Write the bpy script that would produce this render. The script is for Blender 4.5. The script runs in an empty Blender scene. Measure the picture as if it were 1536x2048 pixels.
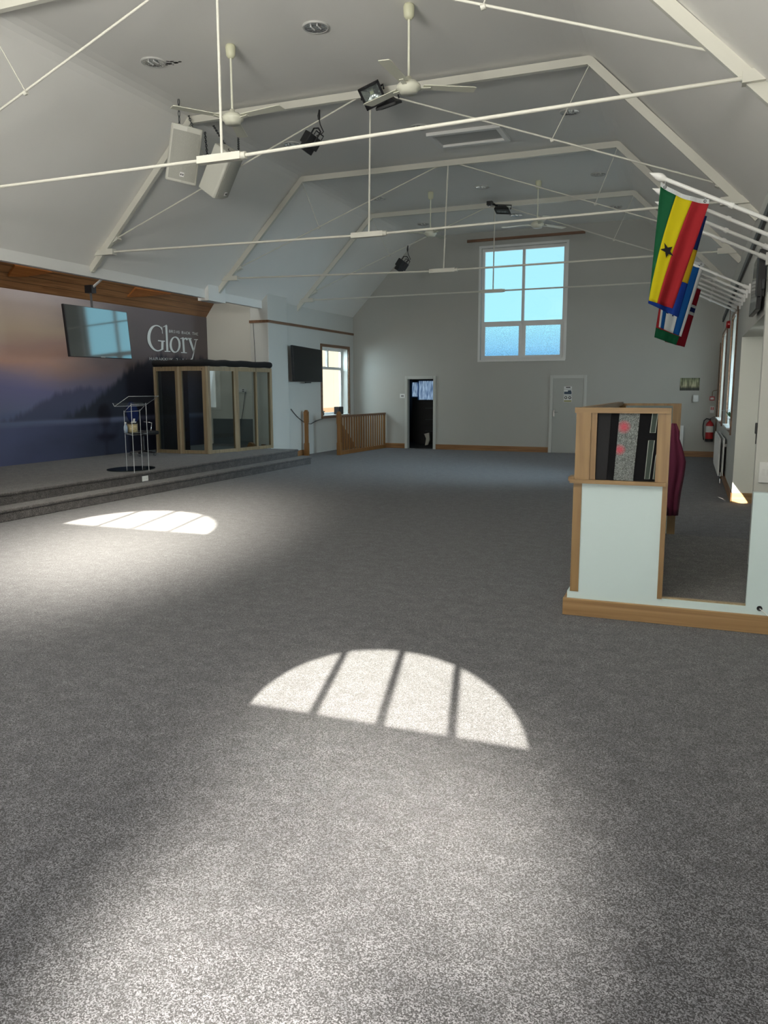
import bpy, math, random
from mathutils import Vector, Matrix
random.seed(7)
C = bpy.context.scene.collection
PI = math.pi
V = Vector

# ------------------------------------------------------------------ camera
YAW, PITCH, ROLL, FPX, EYE = .3773, .1533, -.0021, 1577.3, 1.65
fw = V((-math.sin(YAW)*math.cos(PITCH), math.cos(YAW)*math.cos(PITCH), -math.sin(PITCH)))
r0 = V((math.cos(YAW), math.sin(YAW), 0)); u0 = r0.cross(fw)
rt = math.cos(ROLL)*r0+math.sin(ROLL)*u0
up = -math.sin(ROLL)*r0+math.cos(ROLL)*u0
EYEP = V((0, 0, EYE))
cd = bpy.data.cameras.new('camera'); cam = bpy.data.objects.new('camera', cd); C.objects.link(cam)
cd.sensor_fit = 'HORIZONTAL'; cd.sensor_width = 36; cd.lens = FPX*36/1536; cd.clip_start = .05; cd.clip_end = 300
Mc = Matrix((rt, up, -fw)).transposed().to_4x4(); Mc.translation = EYEP; cam.matrix_world = Mc
bpy.context.scene.camera = cam
# measured image points turned into points on real planes of the hall
def ray(px, py): return fw+rt*((px-768)/FPX)-up*((py-1024)/FPX)
def UZ(px, py, z=0.): d = ray(px, py); return EYEP+d*((z-EYE)/d.z)
def UY(px, py, y): d = ray(px, py); return EYEP+d*(y/d.y)
def UX(px, py, x): d = ray(px, py); return EYEP+d*(x/d.x)
KW = -.0371
def fy(x): return 21.1541+KW*(x+4.2)
def UW(px, py, off=0.): d = ray(px, py); return EYEP+d*((21.1541-off+KW*4.2)/(d.y-KW*d.x))
def xr(y): return .43+(21-y)*.0105

# ------------------------------------------------------------------ materials
def newmat(name):
    m = bpy.data.materials.new(name); m.use_nodes = True
    nt = m.node_tree; return m, nt, nt.nodes['Principled BSDF']
def mat(name, col, rough=.6, metal=0., var=0., vscale=4., bump=0., bscale=60., spec=.5, emit=None, estr=0., coat=0.):
    m, nt, b = newmat(name)
    b.inputs['Base Color'].default_value = (*col, 1); b.inputs['Roughness'].default_value = rough
    b.inputs['Metallic'].default_value = metal; b.inputs['Specular IOR Level'].default_value = spec
    if coat: b.inputs['Coat Weight'].default_value = coat
    tc = nt.nodes.new('ShaderNodeTexCoord')
    if var:
        n = nt.nodes.new('ShaderNodeTexNoise'); n.inputs['Scale'].default_value = vscale; n.inputs['Detail'].default_value = 5
        nt.links.new(tc.outputs['Object'], n.inputs['Vector'])
        mx = nt.nodes.new('ShaderNodeMix'); mx.data_type = 'RGBA'
        mx.inputs[6].default_value = (*[c*(1-var) for c in col], 1); mx.inputs[7].default_value = (*[min(1, c*(1+var)) for c in col], 1)
        nt.links.new(n.outputs['Fac'], mx.inputs[0]); nt.links.new(mx.outputs[2], b.inputs['Base Color'])
    if bump:
        n2 = nt.nodes.new('ShaderNodeTexNoise'); n2.inputs['Scale'].default_value = bscale
        nt.links.new(tc.outputs['Object'], n2.inputs['Vector'])
        bp = nt.nodes.new('ShaderNodeBump'); bp.inputs['Strength'].default_value = bump; bp.inputs['Distance'].default_value = .01
        nt.links.new(n2.outputs['Fac'], bp.inputs['Height']); nt.links.new(bp.outputs['Normal'], b.inputs['Normal'])
    if emit: b.inputs['Emission Color'].default_value = (*emit, 1); b.inputs['Emission Strength'].default_value = estr
    return m
def wood(name, c1, c2, axis='Z', scale=9., rough=.45, stretch=14., planks=0., paxis='Z', line=(.05, .025, .01)):
    m, nt, b = newmat(name); N = nt.nodes; L = nt.links
    tc = N.new('ShaderNodeTexCoord'); mp = N.new('ShaderNodeMapping')
    s = [scale*stretch/4]*3; s['XYZ'.index(axis)] = scale/stretch*2; mp.inputs['Scale'].default_value = s
    L.new(tc.outputs['Object'], mp.inputs['Vector'])
    n = N.new('ShaderNodeTexNoise'); n.inputs['Scale'].default_value = 1; n.inputs['Detail'].default_value = 7; n.inputs['Distortion'].default_value = .6
    L.new(mp.outputs['Vector'], n.inputs['Vector'])
    cr = N.new('ShaderNodeValToRGB'); cr.color_ramp.elements[0].position = .32; cr.color_ramp.elements[1].position = .68
    cr.color_ramp.elements[0].color = (*c1, 1); cr.color_ramp.elements[1].color = (*c2, 1); L.new(n.outputs['Fac'], cr.inputs['Fac'])
    out = cr.outputs['Color']
    # knots
    vo = N.new('ShaderNodeTexVoronoi'); vo.inputs['Scale'].default_value = 3.2; L.new(tc.outputs['Object'], vo.inputs['Vector'])
    k = N.new('ShaderNodeMath'); k.operation = 'LESS_THAN'; k.inputs[1].default_value = .055; L.new(vo.outputs['Distance'], k.inputs[0])
    mx = N.new('ShaderNodeMix'); mx.data_type = 'RGBA'; mx.inputs[7].default_value = (*[c*.35 for c in c1], 1)
    L.new(k.outputs[0], mx.inputs[0]); L.new(out, mx.inputs[6]); out = mx.outputs[2]
    if planks:
        sx = N.new('ShaderNodeSeparateXYZ'); L.new(tc.outputs['Object'], sx.inputs[0])
        a = N.new('ShaderNodeMath'); a.operation = 'MULTIPLY'; a.inputs[1].default_value = 1/planks; L.new(sx.outputs[paxis], a.inputs[0])
        f = N.new('ShaderNodeMath'); f.operation = 'FRACT'; L.new(a.outputs[0], f.inputs[0])
        g = N.new('ShaderNodeMath'); g.operation = 'LESS_THAN'; g.inputs[1].default_value = .06; L.new(f.outputs[0], g.inputs[0])
        m2 = N.new('ShaderNodeMix'); m2.data_type = 'RGBA'; m2.inputs[7].default_value = (*line, 1)
        L.new(g.outputs[0], m2.inputs[0]); L.new(out, m2.inputs[6]); out = m2.outputs[2]
    L.new(out, b.inputs['Base Color']); b.inputs['Roughness'].default_value = rough
    return m
def glassy(name, tint=(.9, .95, .95), refl=.08, rough=.02, frost=0.):
    """thin pane: mostly see-through, a little mirror, optional obscured pattern"""
    m = bpy.data.materials.new(name); m.use_nodes = True; nt = m.node_tree; N = nt.nodes; L = nt.links
    N.remove(N['Principled BSDF']); o = N['Material Output']
    t = N.new('ShaderNodeBsdfTransparent'); t.inputs['Color'].default_value = (*tint, 1)
    g = N.new('ShaderNodeBsdfGlossy'); g.inputs['Roughness'].default_value = rough
    mx = N.new('ShaderNodeMixShader'); mx.inputs[0].default_value = refl
    L.new(t.outputs[0], mx.inputs[1]); L.new(g.outputs[0], mx.inputs[2])
    if frost:
        tc = N.new('ShaderNodeTexCoord'); n = N.new('ShaderNodeTexNoise'); n.inputs['Scale'].default_value = 45; n.inputs['Detail'].default_value = 3
        L.new(tc.outputs['Object'], n.inputs['Vector'])
        cr = N.new('ShaderNodeValToRGB'); cr.color_ramp.elements[0].position = .35; cr.color_ramp.elements[1].position = .65
        cr.color_ramp.elements[0].color = (*[c*(1-frost) for c in tint], 1); cr.color_ramp.elements[1].color = (*tint, 1)
        L.new(n.outputs['Fac'], cr.inputs['Fac']); L.new(cr.outputs['Color'], t.inputs['Color'])
    L.new(mx.outputs[0], o.inputs['Surface']); return m
def carpet(name, dark, light):
    m, nt, b = newmat(name); N = nt.nodes; L = nt.links
    tc = N.new('ShaderNodeTexCoord')
    n = N.new('ShaderNodeTexVoronoi'); n.inputs['Scale'].default_value = 270; n.inputs['Randomness'].default_value = 1
    L.new(tc.outputs['Object'], n.inputs['Vector']); sp = N.new('ShaderNodeSeparateColor'); L.new(n.outputs['Color'], sp.inputs[0])
    cr = N.new('ShaderNodeValToRGB'); cr.color_ramp.elements[0].position = .20; cr.color_ramp.elements[1].position = .88
    cr.color_ramp.elements[0].color = (*dark, 1); cr.color_ramp.elements[1].color = (*light, 1); L.new(sp.outputs[0], cr.inputs['Fac'])
    md = cr.color_ramp.elements.new(.55); md.color = (*[dark[q]*.66+light[q]*.34 for q in range(3)], 1)
    mp = N.new('ShaderNodeMapping'); mp.inputs['Scale'].default_value = (2.4, 2.6, 2); L.new(tc.outputs['Object'], mp.inputs['Vector'])
    n2 = N.new('ShaderNodeTexNoise'); n2.inputs['Scale'].default_value = 3.4; n2.inputs['Detail'].default_value = 6; n2.inputs['Roughness'].default_value = .68
    L.new(mp.outputs['Vector'], n2.inputs['Vector'])
    cr2 = N.new('ShaderNodeValToRGB'); cr2.color_ramp.elements[0].position = .40; cr2.color_ramp.elements[1].position = .62
    cr2.color_ramp.elements[0].color = (.74, .74, .76, 1); cr2.color_ramp.elements[1].color = (1.17, 1.16, 1.15, 1); L.new(n2.outputs['Fac'], cr2.inputs['Fac'])
    mx = N.new('ShaderNodeMix'); mx.data_type = 'RGBA'; mx.blend_type = 'MULTIPLY'; mx.inputs[0].default_value = 1
    L.new(cr.outputs['Color'], mx.inputs[6]); L.new(cr2.outputs['Color'], mx.inputs[7]); L.new(mx.outputs[2], b.inputs['Base Color'])
    b.inputs['Roughness'].default_value = 1; b.inputs['Specular IOR Level'].default_value = .1
    b.inputs['Sheen Weight'].default_value = .15; b.inputs['Sheen Roughness'].default_value = .6
    return m
M = {}
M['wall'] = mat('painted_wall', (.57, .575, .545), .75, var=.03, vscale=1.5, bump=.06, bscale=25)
M['farwall'] = mat('far_painted_wall', (.46, .46, .43), .75, var=.03, vscale=1.5, bump=.06, bscale=25)  # copy of the wall paint; the far end's dimness is put into its colour
M['doorpaint'] = mat('grey_door_paint', (.40, .41, .385), .4)
M['doortrim'] = mat('pale_door_trim', (.56, .57, .54), .4)
M['cream'] = mat('cream_wall', (.74, .735, .67), .75, var=.02, vscale=2)
M['ceil'] = mat('painted_ceiling', (.83, .82, .785), .8, var=.035, vscale=.9, bump=.12, bscale=3)
M['truss'] = mat('white_gloss_steel', (.66, .65, .58), .4)
M['white'] = mat('white_gloss', (.82, .82, .80), .4)
M['boothwhite'] = mat('white_board', (.58, .70, .715), .45, var=.02, vscale=3)
M['fan'] = mat('ivory_enamel', (.74, .74, .62), .35)
M['ivorycap'] = mat('ivory_plastic', (.66, .66, .48), .4)
M['black'] = mat('black_metal', (.012, .012, .014), .45)
M['blackmatte'] = mat('black_foam', (.008, .008, .009), .95, bump=.5, bscale=80)
M['screen'] = mat('tv_screen', (.006, .012, .014), .05, spec=.9)
M['screen'].node_tree.nodes['Principled BSDF'].inputs['IOR'].default_value = 2.7
M['screenmatte'] = mat('tv_screen_dark', (.006, .007, .008), .35, spec=.2)
M['alu'] = mat('mirror_reflector', (.72, .72, .71), .22, metal=.85, bump=1., bscale=22)
M['rimgrey'] = mat('grey_rim', (.50, .50, .48), .4)
M['chrome'] = mat('chrome', (.7, .7, .72), .15, metal=1.)
M['grey'] = mat('speaker_grey', (.60, .60, .54), .5)
M['grille'] = mat('speaker_grille', (.36, .36, .32), .6, var=.25, vscale=120)
M['carpet'] = carpet('speckled_carpet', (.004, .004, .006), (.122, .123, .140))
M['carpet2'] = carpet('dark_speckled_carpet', (.008, .008, .009), (.16, .151, .15))
M['pineceil'] = wood('pine_boards', (.20, .088, .033), (.34, .165, .068), 'Y', planks=.115, paxis='Z', rough=.4)
M['orangepine'] = wood('orange_pine', (.26, .085, .018), (.38, .14, .035), 'Y', rough=.45)
M['oak'] = wood('oak', (.165, .092, .033), (.245, .15, .06), 'Z', scale=7)
M['oakx'] = wood('oak_rail', (.165, .094, .034), (.245, .152, .062), 'X', scale=7)
M['skirt'] = wood('oak_skirting', (.18, .098, .036), (.31, .19, .085), 'X', scale=5, stretch=22)
M['skirty'] = wood('brown_skirting', (.22, .10, .035), (.33, .17, .065), 'Y', scale=6)
M['brown'] = wood('brown_timber', (.13, .06, .03), (.22, .11, .055), 'X', scale=6)
M['browny'] = wood('brown_timber_rail', (.13, .065, .035), (.22, .12, .065), 'Y', scale=6)
M['newel'] = wood('varnished_pine', (.19, .08, .022), (.30, .145, .045), 'Z', scale=7, rough=.35)
M['palepine'] = wood('pale_pine', (.19, .142, .08), (.28, .215, .13), 'Z', scale=8)
M['glass'] = glassy('clear_glass', (.93, .96, .96), .06)
M['tintglass'] = glassy('grey_glass', (.80, .85, .85), .05)
M['skyglass'] = glassy('window_glass', (.92, .95, .97), .04)
M['obscure'] = glassy('obscured_glass', (.86, .95, 1.), .04, .3, frost=.28)
def milky(name, tint):
    m = bpy.data.materials.new(name); m.use_nodes = True; nt = m.node_tree; N = nt.nodes; L = nt.links; N.remove(N['Principled BSDF'])
    t = N.new('ShaderNodeBsdfTranslucent'); t.inputs['Color'].default_value = (*tint, 1); d = N.new('ShaderNodeBsdfDiffuse'); d.inputs['Color'].default_value = (.5, .55, .6, 1)
    mx = N.new('ShaderNodeMixShader'); mx.inputs[0].default_value = .25; L.new(t.outputs[0], mx.inputs[1]); L.new(d.outputs[0], mx.inputs[2]); L.new(mx.outputs[0], N['Material Output'].inputs['Surface']); return m
M['milk'] = milky('milk_glass', (.70, .82, .9))
M['acrylic'] = glassy('acrylic_sheet', (.93, .95, .96), .07)
M['acryledge'] = mat('acrylic_edge', (.50, .53, .55), .15, spec=.8)
M['acrylbase'] = mat('dark_acrylic', (.012, .02, .024), .1, spec=.7)
M['letter'] = mat('silver_lettering', (.62, .66, .66), .5)
M['red'] = mat('red_paint', (.42, .012, .015), .3)
M['paper'] = mat('white_paper', (.75, .76, .75), .7)
M['plastic'] = mat('white_plastic', (.80, .81, .80), .35)
M['rad'] = mat('radiator_enamel', (.80, .81, .80), .3)
M['plum'] = mat('plum_cloth', (.115, .012, .04), .85, var=.15, vscale=9)
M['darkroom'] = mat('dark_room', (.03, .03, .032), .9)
M['dark'] = mat('dark_furniture', (.012, .012, .013), .6)
M['leaf'] = mat('leaf_green', (.03, .09, .03), .5)
M['petal'] = mat('white_petal', (.75, .75, .72), .6)
M['bluefab'] = mat('navy_fabric', (.012, .02, .075), .8)
M['stain'] = mat('flaked_paint', (.05, .05, .045), .9)
M['cable'] = mat('grey_cable', (.05, .055, .06), .5)
M['gold'] = mat('patterned_tin', (.45, .38, .22), .45, var=.9, vscale=55)
M['bluebottle'] = mat('clear_blue_plastic', (.35, .45, .6), .15)
M['neigh'] = mat('neighbour_render', (.44, .385, .30), .9, var=.08, vscale=2)
M['sprucelid'] = mat('tin_lid', (.02, .02, .02), .3)

# ------------------------------------------------------------------ mesh helpers
class MB:
    def __init__(s): s.v = []; s.f = []; s.s = []
    def add(s, vs, fs, smooth=False):
        n = len(s.v); s.v += [V(p) for p in vs]; s.f += [tuple(i+n for i in f) for f in fs]; s.s += [smooth]*len(fs); return s
    def box(s, c, sz, R=None):
        c = V(c); h = [k/2 for k in sz]
        vs = [V((x*h[0], y*h[1], z*h[2])) for x in (-1, 1) for y in (-1, 1) for z in (-1, 1)]
        if R is not None: vs = [R @ p for p in vs]
        return s.add([c+p for p in vs], [(0, 1, 3, 2), (4, 6, 7, 5), (0, 4, 5, 1), (2, 3, 7, 6), (0, 2, 6, 4), (1, 5, 7, 3)])
    def span(s, a, b):   # box between two corners
        return s.box([(a[i]+b[i])/2 for i in range(3)], [abs(a[i]-b[i]) for i in range(3)])
    def bar(s, p, q, w, h, upv=(0, 0, 1)):
        p, q = V(p), V(q); d = (q-p).normalized(); a = d.cross(V(upv))
        if a.length < 1e-4: a = d.cross(V((0, 1, 0)))
        a.normalize(); b = a.cross(d).normalized()
        o = [a*(w/2)*i+b*(h/2)*j for i, j in ((-1, -1), (1, -1), (1, 1), (-1, 1))]
        return s.add([p+k for k in o]+[q+k for k in o], [(0, 1, 2, 3), (7, 6, 5, 4), (0, 4, 5, 1), (1, 5, 6, 2), (2, 6, 7, 3), (3, 7, 4, 0)])
    def tube(s, pts, r, n=8, closed=False):
        pts = [V(p) for p in pts]; m = len(pts); vs = []; prev = None
        for i, p in enumerate(pts):
            if closed: t = (pts[(i+1) % m]-pts[i-1]).normalized()
            else: t = (pts[min(i+1, m-1)]-pts[max(i-1, 0)]).normalized()
            if prev is None:
                a = t.cross(V((0, 0, 1)));
                if a.length < .1: a = t.cross(V((1, 0, 0)))
            else: a = prev-t*prev.dot(t)
            a.normalize(); prev = a; b = t.cross(a)
            rr = r[i] if isinstance(r, (list, tuple)) else r
            vs += [p+(a*math.cos(2*PI*k/n)+b*math.sin(2*PI*k/n))*rr for k in range(n)]
        fs = []
        for i in range(m if closed else m-1):
            j = (i+1) % m
            fs += [(i*n+k, i*n+(k+1) % n, j*n+(k+1) % n, j*n+k) for k in range(n)]
        s.add(vs, fs, True)
        if not closed:
            s.add(vs[:n], [tuple(range(n))[::-1]]); s.add(vs[-n:], [tuple(range(n))])
        return s
    def lathe(s, prof, c, R=None, n=28, smooth=True):
        c = V(c); vs = []
        for r, z in prof:
            for k in range(n):
                p = V((r*math.cos(2*PI*k/n), r*math.sin(2*PI*k/n), z)); vs.append(c+(R @ p if R is not None else p))
        fs = [(i*n+k, i*n+(k+1) % n, (i+1)*n+(k+1) % n, (i+1)*n+k) for i in range(len(prof)-1) for k in range(n)]
        return s.add(vs, fs, smooth)
    def prism(s, poly, off):
        poly = [V(p) for p in poly]; off = V(off); n = len(poly)
        return s.add(poly+[p+off for p in poly], [tuple(range(n))[::-1], tuple(range(n, 2*n))]+[(i, (i+1) % n, (i+1) % n+n, i+n) for i in range(n)])
    def sheet(s, g):
        nu, nv = len(g[0]), len(g); return s.add([p for r_ in g for p in r_], [(j*nu+i, (j+1)*nu+i, (j+1)*nu+i+1, j*nu+i+1) for j in range(nv-1) for i in range(nu-1)], True)
    def quad(s, *p): return s.add(p, [tuple(range(len(p)))])
    def build(s, name, m, parent=None, bevel=0., solid=0.):
        off = V((0, 0, 0)); q = parent
        while q is not None: off += q.location; q = q.parent
        me = bpy.data.meshes.new(name); me.from_pydata([p-off for p in s.v], [], s.f); me.validate(); me.update()
        if len(me.polygons) == len(s.s):
            me.polygons.foreach_set('use_smooth', s.s)
        o = bpy.data.objects.new(name, me); C.objects.link(o); me.materials.append(M[m] if isinstance(m, str) else m)
        if parent is not None: o.parent = parent
        if bevel:
            b = o.modifiers.new('bevel', 'BEVEL'); b.width = bevel; b.segments = 2; b.limit_method = 'ANGLE'
        if solid:
            b = o.modifiers.new('solid', 'SOLIDIFY'); b.thickness = solid; b.offset = 0
        return o
def tag(o, label, cat, group=None):
    o['label'] = label; o['category'] = cat
    if group: o['group'] = group
    return o
def thing(name, label, cat, loc, group=None):
    o = bpy.data.objects.new(name, None); C.objects.link(o); o.location = loc; o.empty_display_size = .1
    return tag(o, label, cat, group)
def struct(o): o['kind'] = 'structure'; return o
def dup(root, loc, rotz=None, label=None):
    r = root.copy(); C.objects.link(r); r.location = loc
    if rotz is not None: r.rotation_euler = (0, 0, rotz)
    if label: r['label'] = label
    for ch in list(root.children):
        c = ch.copy(); C.objects.link(c); c.parent = r
        for g in list(ch.children):
            d = g.copy(); C.objects.link(d); d.parent = c
    return r
def grid_wall(name, m, fn, us, zs, holes, parent=None):
    """sheet wall over (u, z) with rectangular openings; fn(u, z) -> point"""
    us = sorted(set(us+[h[0] for h in holes]+[h[1] for h in holes])); zs = sorted(set(zs+[h[2] for h in holes]+[h[3] for h in holes]))
    b = MB()
    for i in range(len(us)-1):
        for j in range(len(zs)-1):
            uc, zc = (us[i]+us[i+1])/2, (zs[j]+zs[j+1])/2
            if any(h[0] < uc < h[1] and h[2] < zc < h[3] for h in holes): continue
            b.quad(fn(us[i], zs[j]), fn(us[i+1], zs[j]), fn(us[i+1], zs[j+1]), fn(us[i], zs[j+1]))
    return b, us, zs
def arc(p, q, sag, n=10):
    p, q = V(p), V(q); return [p.lerp(q, t/n)-V((0, 0, sag*4*(t/n)*(1-t/n))) for t in range(n+1)]

# ------------------------------------------------------------------ SETTING
YN = -1.0                      # near end wall
XL = -9.41
XK_L, XK_R, ZK = -7.42, -1.48, 5.78
SL = (5.78-3.72)/(9.41-7.42); SR = 1.02
b = MB(); b.box((-5, 10.5, -.05), (15.2, 24, .1)); floor = b.build('floor', 'carpet'); struct(floor)
# ceiling: left slope, flat middle, right slope, softened at the kinks
prof = [(-9.55, ZK-SL*(9.55-7.42)), (-7.56, ZK-SL*.14), (-7.49, ZK-.085), (-7.41, ZK-.042), (-7.31, ZK-.014), (-7.18, ZK), (-1.72, ZK), (-1.59, ZK-.014), (-1.49, ZK-.042), (-1.41, ZK-.085), (-1.34, ZK-SR*.14), (.95, ZK-SR*(.95+1.48))]
b = MB()
ys = [YN, 3, 7, 10.75, 14.4, 17.94]
secs = [[V((x, y, z)) for x, z in prof] for y in ys]+[[V((x, fy(x)+.02, z)) for x, z in prof]]
for A, B in zip(secs, secs[1:]):
    for i in range(len(prof)-1): b.add([A[i], B[i], B[i+1], A[i+1]], [(0, 1, 2, 3)])
ceil = b.build('ceiling', 'ceil'); struct(ceil)
# far wall with tall window and doorway
WL, WR, WB, WT = -5.60, -3.35, 2.45, 5.36
D1L, D1R, D1T = -7.70, -6.93, 1.955
b, us, zs = grid_wall('wall_far', 'wall', lambda u, z: V((u, fy(u), z)), [-9.6, -8, -6, -3, -1, .8], [0, 3, 6.2], [(WL, WR, WB, WT), (D1L, D1R, 0, D1T)])
for (l, r, lo, hi, dp) in ((WL, WR, WB, WT, .22), (D1L, D1R, 0, D1T, .14)):
    P = lambda x, z, d=0: V((x, fy(x)+d, z))
    b.quad(P(l, lo), P(l, lo, dp), P(l, hi, dp), P(l, hi)); b.quad(P(r, lo), P(r, hi), P(r, hi, dp), P(r, lo, dp))
    b.quad(P(l, hi), P(l, hi, dp), P(r, hi, dp), P(r, hi)); b.quad(P(l, lo), P(r, lo), P(r, lo, dp), P(l, lo, dp))
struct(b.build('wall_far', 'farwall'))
# left wall beyond the stage, with its window
LW = (19.26, 20.98, .97, 2.80)
b, us, zs = grid_wall('wall_left', 'wall', lambda u, z: V((XL, u, z)), [16.9, 19, 21.5], [-.02, 2, 3.9], [LW])
y0, y1, z0, z1 = LW
for q in (((y0, z0), (y0, z1)), ((y1, z1), (y1, z0)), ((y0, z1), (y1, z1)), ((y1, z0), (y0, z0))):
    (a, c), (d, e) = q; b.quad(V((XL, a, c)), V((XL-.28, a, c)), V((XL-.28, d, e)), V((XL, d, e)))
struct(b.build('wall_left', 'wall'))
b = MB(); b.quad((XL, YN, 0), (XL, 7, 0), (XL, 7, 3.95), (XL, YN, 3.95)); struct(b.build('wall_left_near', 'wall'))
# stage recess: mural wall, side walls, boarded slope, eaves beam
MX = -11.5
b = MB(); b.quad((MX, 7, .3), (MX, 17.07, .3), (MX, 17.07, 3.443), (MX, 7, 3.443)); mural = b.build('wall_mural', 'wall'); struct(mural)
b = MB(); b.quad((MX-.05, 17.07, 0), (-9.3, 17.07, 0), (-9.3, 17.07, 5.2), (MX-.05, 17.07, 5.2)); struct(b.build('wall_stage_side', 'cream'))
b = MB(); b.quad((MX-.05, 7, 0), (-9.35, 7, 0), (-9.35, 7, 5.2), (MX-.05, 7, 5.2)); struct(b.build('wall_stage_near', 'wall'))
zs_ = 3.443+1.335*(MX+10.35)*-1
b = MB(); b.quad((MX-.02, 6.9, 3.43), (MX-.02, 17.1, 3.43), (-10.35, 17.1, zs_), (-10.35, 6.9, zs_)); b.quad((-10.35, 6.9, zs_), (-10.35, 17.1, zs_), (-9.4, 17.1, zs_), (-9.4, 6.9, zs_))
struct(b.build('ceiling_stage', 'pineceil'))
b = MB(); b.span((-9.56, 6.9, 3.51), (-9.45, 16.3, 3.70)); b.quad((-9.55, 6.9, 3.6), (-9.55, 17.1, 3.6), (-9.55, 17.1, 5.2), (-9.55, 6.9, 5.2))
struct(b.build('trim_eaves_beam', 'white'))
b = MB(); b.span((-9.62, 14.0, 3.46), (-9.36, 14.62, 3.86)); struct(b.build('trim_beam_casing', 'white'))
b = MB(); b.span((UY(503, 760, 16.27).x, 16.27, 0), (-9.3, 17.2, 3.86)); struct(b.build('wall_pier', 'wall', bevel=.015))
# right wall: upper part over the side aisle, then full height beyond y = 12.6
b = MB()
yy = [YN, 3, 6.97, 9, 10.75, 12.6]
for a, c in zip(yy, yy[1:]): b.quad((xr(a), a, 2.39), (xr(c), c, 2.39), (xr(c), c, 4.1), (xr(a), a, 4.1))
b.quad((xr(YN), YN, 2.39), (1.3, YN, 2.39), (1.3, 12.6, 2.39), (xr(12.6), 12.6, 2.39))
struct(b.build('wall_right_beam', 'wall'))
RW1 = (13.98, 15.75, 1.02, 2.88); RW2 = (17.85, 20.1, 1.0, 2.86)
b, us, zs = grid_wall('wall_right', 'wall', lambda u, z: V((xr(u), u, z)), [12.6, 17, 21.3], [-.02, 2, 4.1], [RW1, RW2])
for (y0, y1, z0, z1) in (RW1, RW2):
    for q in (((y0, z0), (y0, z1)), ((y1, z1), (y1, z0)), ((y0, z1), (y1, z1)), ((y1, z0), (y0, z0))):
        (a, c), (d, e) = q; b.quad(V((xr(a), a, c)), V((xr(a)+.26, a, c)), V((xr(d)+.26, d, e)), V((xr(d), d, e)))
struct(b.build('wall_right', 'wall'))
b = MB(); b.quad((xr(12.6), 12.6, -.02), (1.35, 12.6, -.02), (1.35, 12.6, 2.41), (xr(12.6), 12.6, 2.41)); struct(b.build('wall_aisle_end', 'cream'))
# unseen outer wall of the aisle; its gap is shaped to throw sun on the skirting
SD = V((-.26, 1, -.5))                       # the way sunlight travels
XA = 1.25
def back(x, y, z): t = (XA-x)/.26; return V((XA, y-t, z+.5*t))
spot = [back(.512, 12.6, .02), back(.66, 12.6, -.02), back(.735, 12.6, .0), back(.64, 12.6, .135), back(.512, 12.6, .30)]
b = MB(); ring = [V((XA, y, z)) for y, z in ((8.6, .2), (11.6, .2), (11.6, 2.3), (8.6, 2.3))]
cen = sum(spot, V())/5
pts = spot
def outer(p):
    d = p-cen; best = 9e9
    for ax, lo, hi in ((1, 8.6, 11.6), (2, .2, 2.3)):
        if abs(d[ax]) > 1e-6: best = min(best, ((hi if d[ax] > 0 else lo)-cen[ax])/d[ax])
    return cen+d*best
allp = sorted(pts+ring, key=lambda p: math.atan2(p.z-cen.z, p.y-cen.y))
def inner(p):
    a = math.atan2(p.z-cen.z, p.y-cen.y); d = V((0, math.cos(a), math.sin(a)))
    best = None
    for i in range(5):
        p0, p1 = pts[i]-cen, pts[(i+1) % 5]-cen
        e = p1-p0; den = d.y*(-e.z)+e.y*d.z
        if abs(den) < 1e-9: continue
        t = (p0.y*(-e.z)+e.y*p0.z)/den; u = (d.y*p0.z-d.z*p0.y)/den
        if t > 0 and -1e-6 <= u <= 1+1e-6: best = t if best is None else max(best, t)
    return cen+d*best
n = len(allp)
for i in range(n):
    p, q = allp[i], allp[(i+1) % n]; b.quad(inner(p), inner(q), outer(q), outer(p))
for (ya, yb, za, zb) in ((YN, 8.6, -.02, 2.45), (11.6, 12.65, -.02, 2.45), (8.6, 11.6, -.02, .2), (8.6, 11.6, 2.3, 2.45)):
    b.quad((XA, ya, za), (XA, yb, za), (XA, yb, zb), (XA, ya, zb))
struct(b.build('wall_aisle', 'cream'))
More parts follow.
